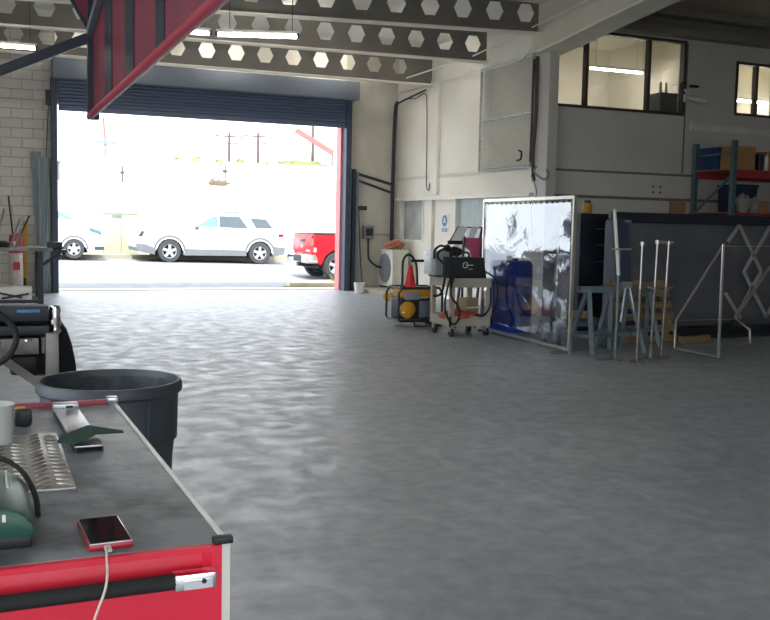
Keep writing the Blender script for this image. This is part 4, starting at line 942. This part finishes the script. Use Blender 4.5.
MB().prism([(-.14, 1.39), (.15, 1.39), (.13, 1.12), (.05, 1.06), (-.03, 1.1), (-.06, 1.2), (-.13, 1.24)], -.03, .0, 'XZ').done('board', 'poster', rb, smooth=False)
MB().bar((-.16, -.03, 1.4), (-.32, -.1, 0), .04, .03).bar((.15, -.03, 1.4), (.02, -.1, 0), .04, .03).bar((-.28, -.08, .4), (.04, -.08, .4), .03).done('easel_leg', 'brown', rb)

SX = 6.9
sc2 = thing('welding_screen', 'tall clear film welding screen in a pale tube frame', 'screen', (6.88, 11.48, 0), math.radians(-3.5))
fr = MB()
for y in (1.33, -1.28): fr.b2((-.02, y - .02, .0), (.02, y + .02, 1.97))
fr.b2((-.02, -1.28, 1.93), (.02, 1.33, 1.97)).b2((-.02, -1.28, .03), (.02, 1.33, .07))
fr.done('frame', 'tube', sc2, smooth=False)
fl = MB(); ny, nz = 30, 26; rows = []
for j in range(nz + 1):
    row = []
    for i in range(ny + 1):
        y = -1.22 + 2.49 * i / ny; z = .12 + 1.77 * j / nz + .05 * (i / ny) * (1 - j / nz)
        x = .014 * math.sin(2.1 * y + 1.3 * z) + .008 * math.sin(4.7 * z - 2 * y)
        e = min(i, ny - i) / 3; 
        if e < 1: x += .012 * math.sin(9 * z) * (1 - e)
        row.append(fl.bm.verts.new((x, y, z)))
    rows.append(row)
for A_, B_ in zip(rows, rows[1:]):
    for i in range(ny): fl.bm.faces.new((A_[i], A_[i + 1], B_[i + 1], B_[i]))
fl.done('clear_sheet', 'film', sc2)
for k in range(17):
    y = -1.15 + k * .148
    MB().tube([(0, y - .06, 1.95), (0, y, 1.885), (0, y + .06, 1.95)], .005, n=5).done('lace', 'dark', sc2)
for k in range(9):
    z = .25 + k * .2
    for ya, yb in ((-1.28, -1.215), (1.33, 1.265)): MB().tube([(0, ya, z + .05), (0, yb, z), (0, ya, z - .05)], .005, n=5).done('lace', 'dark', sc2)
for y, l in ((-1.26, .24), (1.31, .06)): MB().b2((-l, y - .025, 0), (l, y + .025, .03)).done('foot', 'bluegrey', sc2, smooth=False)
bd = thing('plastic_drum', 'bright blue plastic drum behind the clear welding screen', 'drum', (7.42, 12.78, 0))
MB().lathe([(.001, 0), (.31, 0), (.33, .04), (.33, .32), (.34, .34), (.33, .36), (.33, .7), (.34, .72), (.33, .74), (.325, 1.0), (.29, 1.06), (.001, 1.07)], n=36).done('body', 'drum', bd)
MB().cyl((.1, .05, 1.06), (.1, .05, 1.09), .04, n=14).done('bung', 'black', bd)

# ================================================================== right side
# dark grey bin body
sb = thing('steel_container', 'long dark grey steel container with navy rim along the right', 'container', (8.15, 11.3, 0))
prof = [(0, 1.66), (0, .34), (.05, .2), (.16, .12), (.5, .12), (.5, 1.66)]
MB().prism(prof, .27, 5.0, 'YZ').done('body', 'steelpan', sb)
MB().b2((.3, -.05, 1.66), (5.05, .55, 1.70)).b2((.0, -.03, 1.70), (5.0, .08, 1.81), bev=.02).b2((.4, .45, 1.70), (5.0, .55, 1.80)).done('rim', 'navy2', sb)
MB().prism([(0.0, 1.8), (.27, 1.64), (.36, .8), (.5, .12), (.3, .1), (.12, 1.0)], -.03, .05, 'XZ').b2((.255, .04, .14), (.275, .5, 1.66)).done('end_panel', 'navy', sb, smooth=False)
for z, x in ((.62, .34), (.46, .36), (.78, .33)): MB().cyl((x, -.03, z), (x, -.05, z), .02, n=10).done('bolt', 'galv', sb)
MB().b2((.5, .1, 0), (4.9, .45, .13)).done('skid', 'dark', sb, smooth=False)
fg = thing('folding_lattice', 'grey folding lattice bars leaning on the dark steel container', 'lattice', (10.35, 11.21, 0))
lt_ = MB()
for k in range(4):
    x = k * .6
    for a, b in (((x, 1.66), (x + .47, .98)), ((x + .6, 1.66), (x + .13, .98)), ((x + .13, .98), (x + .62, .28)), ((x + .47, .98), (x, .28))):
        lt_.bar((a[0], 0, a[1]), (b[0], 0, b[1]), .055, .02, (0, 1, 0))
lt_.bar((0, 0, 1.66), (-.2, 0, 1.42), .055, .02, (0, 1, 0)).bar((-.2, 0, .66), (.12, 0, .28), .055, .02, (0, 1, 0))
lt_.done('bars', 'lattice', fg)
MB().b2((-.5, -.02, .0), (2.6, .02, .05)).bar((-.02, 0, .3), (-.02, 0, .02), .03).bar((1.22, 0, .3), (1.22, 0, .02), .03).done('bottom_track', 'dark', fg)
dc = thing('drawer_cabinet', 'navy cabinet of drawers between the clear screen and the steel container', 'cabinet', (8.84, 12.75, 0))
MB().b2((-.42, -.3, 0), (.42, .3, 1.80), bev=.01).done('body', 'navy2', dc)
for z in (.9, 1.15, 1.4):
    d_ = MB().b2((-.39, -.32, z), (.39, -.29, z + .22), bev=.008).done('drawer', 'navy2', dc)
    MB().b2((-.15, -.335, z + .16), (.15, -.32, z + .18)).done('handle', 'dirty', d_)
MB().b2((-.39, -.31, .1), (.39, -.29, .86)).done('door', 'dark', dc)
yb = thing('spray_bottle', 'yellow brown bottle on top of the navy drawer cabinet', 'bottle', (8.66, 12.65, 1.80))
MB().lathe([(.001, 0), (.075, 0), (.08, .02), (.08, .13), (.06, .165), (.001, .165)], n=20).done('body', 'ylw2', yb)
MB().lathe([(.055, .16), (.055, .2), (.001, .205)], n=16).lathe([(.001, .16), (.055, .16)], n=16).done('cap', 'dark', yb)

pl = thing('wooden_pallet', 'wooden pallet leaning against the dark steel container', 'pallet', (8.5, 11.06, 0))
for k, z in enumerate((.06, .2, .36, .52, .68, .80)):
    y = -.15 + .24 * z
    MB().box((0 + .05 * (1 - z), y - .03, z), (.96 if k else 1.05, .02, .09), (-.23, 0, 0)).done('slat', 'wood', pl, smooth=False)
for x in (-.42, 0, .42): MB().bar((x, -.10, .02), (x, .1, .86), .04, .09, (1, 0, 0)).done('stringer', 'wood', pl)
pb = MB().bar((9.0, 10.75, .05), (9.6, 10.9, .05), .09, .09).bar((9.05, 10.9, .04), (8.9, 11.0, .45), .05, .03)
tag(pb.done('timber_offcut', 'wood'), 'loose timber offcut lying on the floor beside the pallet', 'timber')

def sawhorse(x, y, w_, d_, h_, rz, label):
    t = thing('sawhorse', label, 'sawhorse', (x, y, 0), rz, 'steel sawhorses')
    MB().b2((-w_ / 2, -.04, h_ - .08), (w_ / 2, .04, h_), bev=.004).done('top_beam', 'bluegrey', t)
    for sx in (-1, 1):
        for sy in (-1, 1): MB().bar((sx * (w_ / 2 - .14), sy * .02, h_ - .06), (sx * (w_ / 2 - .04), sy * d_ / 2, .0), .05, .05).done('leg', 'bluegrey', t)
        MB().bar((sx * (w_ / 2 - .06), -d_ / 2 * .72, .22), (sx * (w_ / 2 - .06), d_ / 2 * .72, .22), .05, .04).done('end_rail', 'bluegrey', t)
    MB().bar((-w_ / 2 + .08, 0, .22), (w_ / 2 - .08, 0, .22), .05, .06).done('stretcher', 'bluegrey', t)
    return t
sawhorse(7.39, 10.25, .9, .56, .84, .0, 'blue grey steel sawhorse standing right beside the clear screen')
sawhorse(8.0, 10.62, .9, .3, .82, .0, 'blue grey steel sawhorse farther back, in front of the pallet')
sf = thing('steel_stool_frame', 'low blue grey steel frame on the floor between the sawhorses', 'frame', (7.45, 11.05, 0))
MB().b2((-.45, -.2, .26), (.5, .2, .32)).b2((-.4, -.18, 0), (-.34, -.12, .26)).b2((.36, -.18, 0), (.42, -.12, .26)).b2((-.4, .12, 0), (-.34, .18, .26)).b2((.36, .12, 0), (.42, .18, .26)).done('frame', 'bluegrey', sf, smooth=False)
MB().b2((-.3, -.15, .32), (.3, .15, .36)).cyl((-.2, -.2, .34), (.1, -.2, .34), .03).done('clamp_plate', 'dirty', sf)
tag(MB().b2((7.2, 10.9, .362), (7.55, 11.05, .46), bev=.005).done('timber_block', 'tan'), 'pale timber block resting on the low frame behind the sawhorse', 'timber')
cl2 = thing('steel_clamp', 'bright steel bar clamp hanging on the sawhorse', 'clamp', (7.62, 10.28, .84))
MB().bar((0, -.08, .02), (-.12, -.16, -.45), .025, .015).bar((.05, -.08, .02), (.12, -.16, -.42), .025, .015).b2((-.04, -.1, -.02), (.08, -.05, .06)).done('bars', 'galv', cl2)

def stand(x, y, tx, ty, h, rz, label, hook):
    t = thing('support_stand', label, 'stand', (x, y, 0), 0, 'slim steel support stands')
    dx, dy = tx - x, ty - y; k = .62
    MB().cyl((0, 0, .015), (dx * k, dy * k, h * k), .018, n=12).done('lower_tube', 'dirty', t)
    MB().cyl((dx * k, dy * k, h * k), (dx, dy, h), .012, n=12).done('upper_tube', 'tube', t)
    c, s = math.cos(rz), math.sin(rz)
    MB().bar((-.11 * c, -.11 * s, .012), (.11 * c, .11 * s, .012), .05, .02).bar((.08 * s, -.08 * c, .012), (-.08 * s, .08 * c, .012), .05, .02).done('base_cross', 'dirty', t)
    m = MB().cyl((dx, dy, h - .02), (dx, dy, h + .025), .028, n=12)
    if hook: m.bar((dx - .09 * (hook > 1), dy, h + .01), (dx + .06, dy, h + .01), .03, .03)
    m.done('head', 'tube', t)
    if hook: MB().cyl((dx * .6, dy * .6, h * .6), (dx * .6 + .1 * (1 if hook > 1 else -1), dy * .6, h * .62), .012, n=8).done('lock_lever', 'tube', t)
stand(7.16, 9.32, 7.17, 9.32, 1.40, .2, 'slim steel stand with plain round top, left of three alike', 0)
stand(7.5, 9.5, 7.53, 9.5, 1.42, .1, 'slim steel stand with small hook top, middle of three alike', 1)
stand(7.7, 9.55, 7.74, 9.55, 1.41, -.1, 'slim steel stand with forked top, right of three alike', 2)
wp = thing('tall_stand', 'tall white topped pole leaning in front of the container end', 'stand', (7.02, 9.55, 0))
MB().cyl((0, 0, .015), (-.0, 0, 1.32), .017, n=12).done('lower_tube', 'bluegrey', wp)
MB().cyl((.0, 0, 1.02), (-.08, .02, 1.78), .021, n=12).ell((-.08, .02, 1.78), (.023, .023, .023)).done('upper_tube', 'white', wp)
MB().bar((-.1, 0, 1.33), (.16, 0, 1.33), .03, .02).done('cross_plate', 'tube', wp)
MB().bar((-.25, .02, .012), (.12, -.04, .012), .05, .02).bar((-.02, -.12, .012), (.02, .12, .012), .05, .02).done('base_cross', 'dirty', wp)

# bent tube side frames joined by thin rods
tf = thing('tube_rack', 'polished bent tube rack with slanted sides standing by the container', 'rack', (8.35, 9.68, 0))
MB().tube([(0, .41, .03), (0, .41, .40), (-.01, -.40, 1.40), (0, -.40, .03)], .0145, n=12, closed=True).done('side_frame', 'tube', tf)
x2 = .95
MB().tube([(x2, .39, .02), (x2, .08, .13), (x2, .10, .29), (x2, .38, .42), (x2, -.42, 1.40), (x2, -.42, .02)], .0145, n=12).done('side_frame', 'tube', tf)
rd = MB()
for y, z in ((-.40, 1.39), (.41, .40), (.41, .06)): rd.cyl((0, y, z), (x2, y, z), .005, n=6)
rd.done('tie_rod', 'tube', tf)

# pallet rack on the right
pr = thing('pallet_rack', 'green pallet rack with red beams against the facing wall', 'rack', (12.55, 13.86, 0))
def upright(x, y):
    m = MB().b2((x - .045, y - .04, 0), (x + .045, y + .04, 3.22))
    MBh = m.done('upright', 'rackg', pr, smooth=False)
    h = MB()
    for k in range(26): h.b2((x - .012, y - .0415, 1.8 + k * .055), (x + .012, y - .04, 1.8 + k * .055 + .028))
    h.done('slot_holes', 'dark', MBh, smooth=False)
for x in (0.05, 2.7):
    for y in (0, 1.02): upright(x, y)
    MB().bar((x, 0, 3.0), (x, 1.02, 2.98), .035).bar((x, 0, 2.62), (x, 1.02, 1.9), .035).bar((x, 0, 1.1), (x, 1.02, 1.9), .035).done('frame_brace', 'rackg', pr)
for z in (2.66, 1.88):
    for y in (-.02, 1.02): MB().b2((.09, y - .025, z - (.1 if z > 2 else .04)), (2.66, y + .025, z + .03), bev=.004).done('shelf_beam', 'rackred', pr)
    MB().b2((.0, .0, z + .03), (2.7, 1.0, z + .045)).done('shelf_deck', 'ply', pr, smooth=False)
SZ = 2.705; LZ = 1.925
def tote(x, y, z, w_, d_, h_, m_, label, grp=None):
    t = thing('storage_tote', label, 'tote', (x, y, z), 0, grp)
    n = .9
    q = MB(); V = []
    for k, zz in ((n, 0), (1, h_ * .9)): V.append([q.bm.verts.new((sx * w_ / 2 * k, sy * d_ / 2 * k, zz)) for sx, sy in ((-1, -1), (1, -1), (1, 1), (-1, 1))])
    q.bm.faces.new(V[0][::-1]); q.bm.faces.new(V[1])
    for i in range(4): q.bm.faces.new((V[0][i], V[0][(i + 1) % 4], V[1][(i + 1) % 4], V[1][i]))
    q.done('body', m_, t, smooth=False)
    MB().b2((-w_ / 2 - .015, -d_ / 2 - .015, h_ * .9), (w_ / 2 + .015, d_ / 2 + .015, h_), bev=.01).done('lid', m_, t)
    rb_ = MB()
    for x_ in (-.25, .25): rb_.b2((x_ * w_ - .012, -d_ / 2 - .008, .04), (x_ * w_ + .012, -d_ / 2 * .93, h_ * .9))
    rb_.done('rib', m_, t, smooth=False)
    return t
tote(12.84, 14.55, SZ, .42, .5, .42, 'bluebin', 'darker blue storage tote on the top rack shelf, farther left', 'blue totes')
tote(13.22, 14.5, SZ, .36, .5, .43, 'bluebin', 'blue storage tote on the top rack shelf, beside the cardboard box', 'blue totes')
def carton(x, y, z, w_, d_, h_, label, m_='card', rz=0.0, name='cardboard_box'):
    t = thing(name, label, 'box', (x, y, z), rz)
    MB().b2((-w_ / 2, -d_ / 2, 0), (w_ / 2, d_ / 2, h_), bev=.004).done('carton', m_, t)
    MB().b2((-w_ / 2 * .98, -.03, h_), (w_ / 2 * .98, .03, h_ + .002)).b2((-.002, -d_ / 2, h_), (.002, d_ / 2, h_ + .003)).done('tape_strip', 'tan', t, smooth=False)
    return t
carton(12.92, 14.12, SZ, .46, .4, .42, 'big tan cardboard box on the top rack shelf')
sh = MB().b2((13.35, 14.1, SZ), (13.5, 14.4, SZ + .3), bev=.01).cyl((13.33, 14.0, SZ), (13.33, 14.0, SZ + .28), .05, n=14).done('dark_canister', 'dark'); tag(sh, 'dark canisters right of the big cardboard box on the rack', 'canister')
carton(13.62, 14.15, SZ, .22, .3, .36, 'narrow brown box at the right photo edge on the top shelf')
tag(MB().cyl((13.47, 13.98, SZ), (13.47, 13.98, SZ + .24), .04, n=14).cyl((13.47, 13.98, SZ + .24), (13.47, 13.98, SZ + .28), .02, n=10).done('white_bottle', 'white'), 'white bottle between dark canisters on the top rack shelf', 'bottle')
tb = tote(13.12, 14.3, LZ, .5, .5, .52, 'totenavy', 'dark navy lidded tote on the lower rack shelf')
tag(MB().ell((12.98, 13.98, LZ + .16), (.15, .1, .17), noise=.25).ell((13.2, 13.98, LZ + .13), (.13, .1, .15), noise=.3).done('plastic_sack', 'plasticbag'), 'crumpled pale plastic sacks beside the front rack upright', 'bag')
carton(13.42, 14.05, LZ, .2, .24, .19, 'small brown carton beside the plastic sacks on the lower shelf')
tag(MB().ell((13.62, 14.05, LZ + .1), (.1, .1, .12), noise=.25).done('paper_bag', 'plasticbag'), 'small pale bag right of the brown carton on the lower shelf', 'bag')
carton(13.75, 13.9, LZ, .3, .3, .16, 'flat tan carton at the right photo edge on the lower shelf', 'tan')
tag(MB().b2((12.08, 14.9, 0), (12.42, 14.94, 2.12)).done('plywood_sheet', 'ply'), 'plywood sheet leaning on the wall left of the pallet rack', 'board')
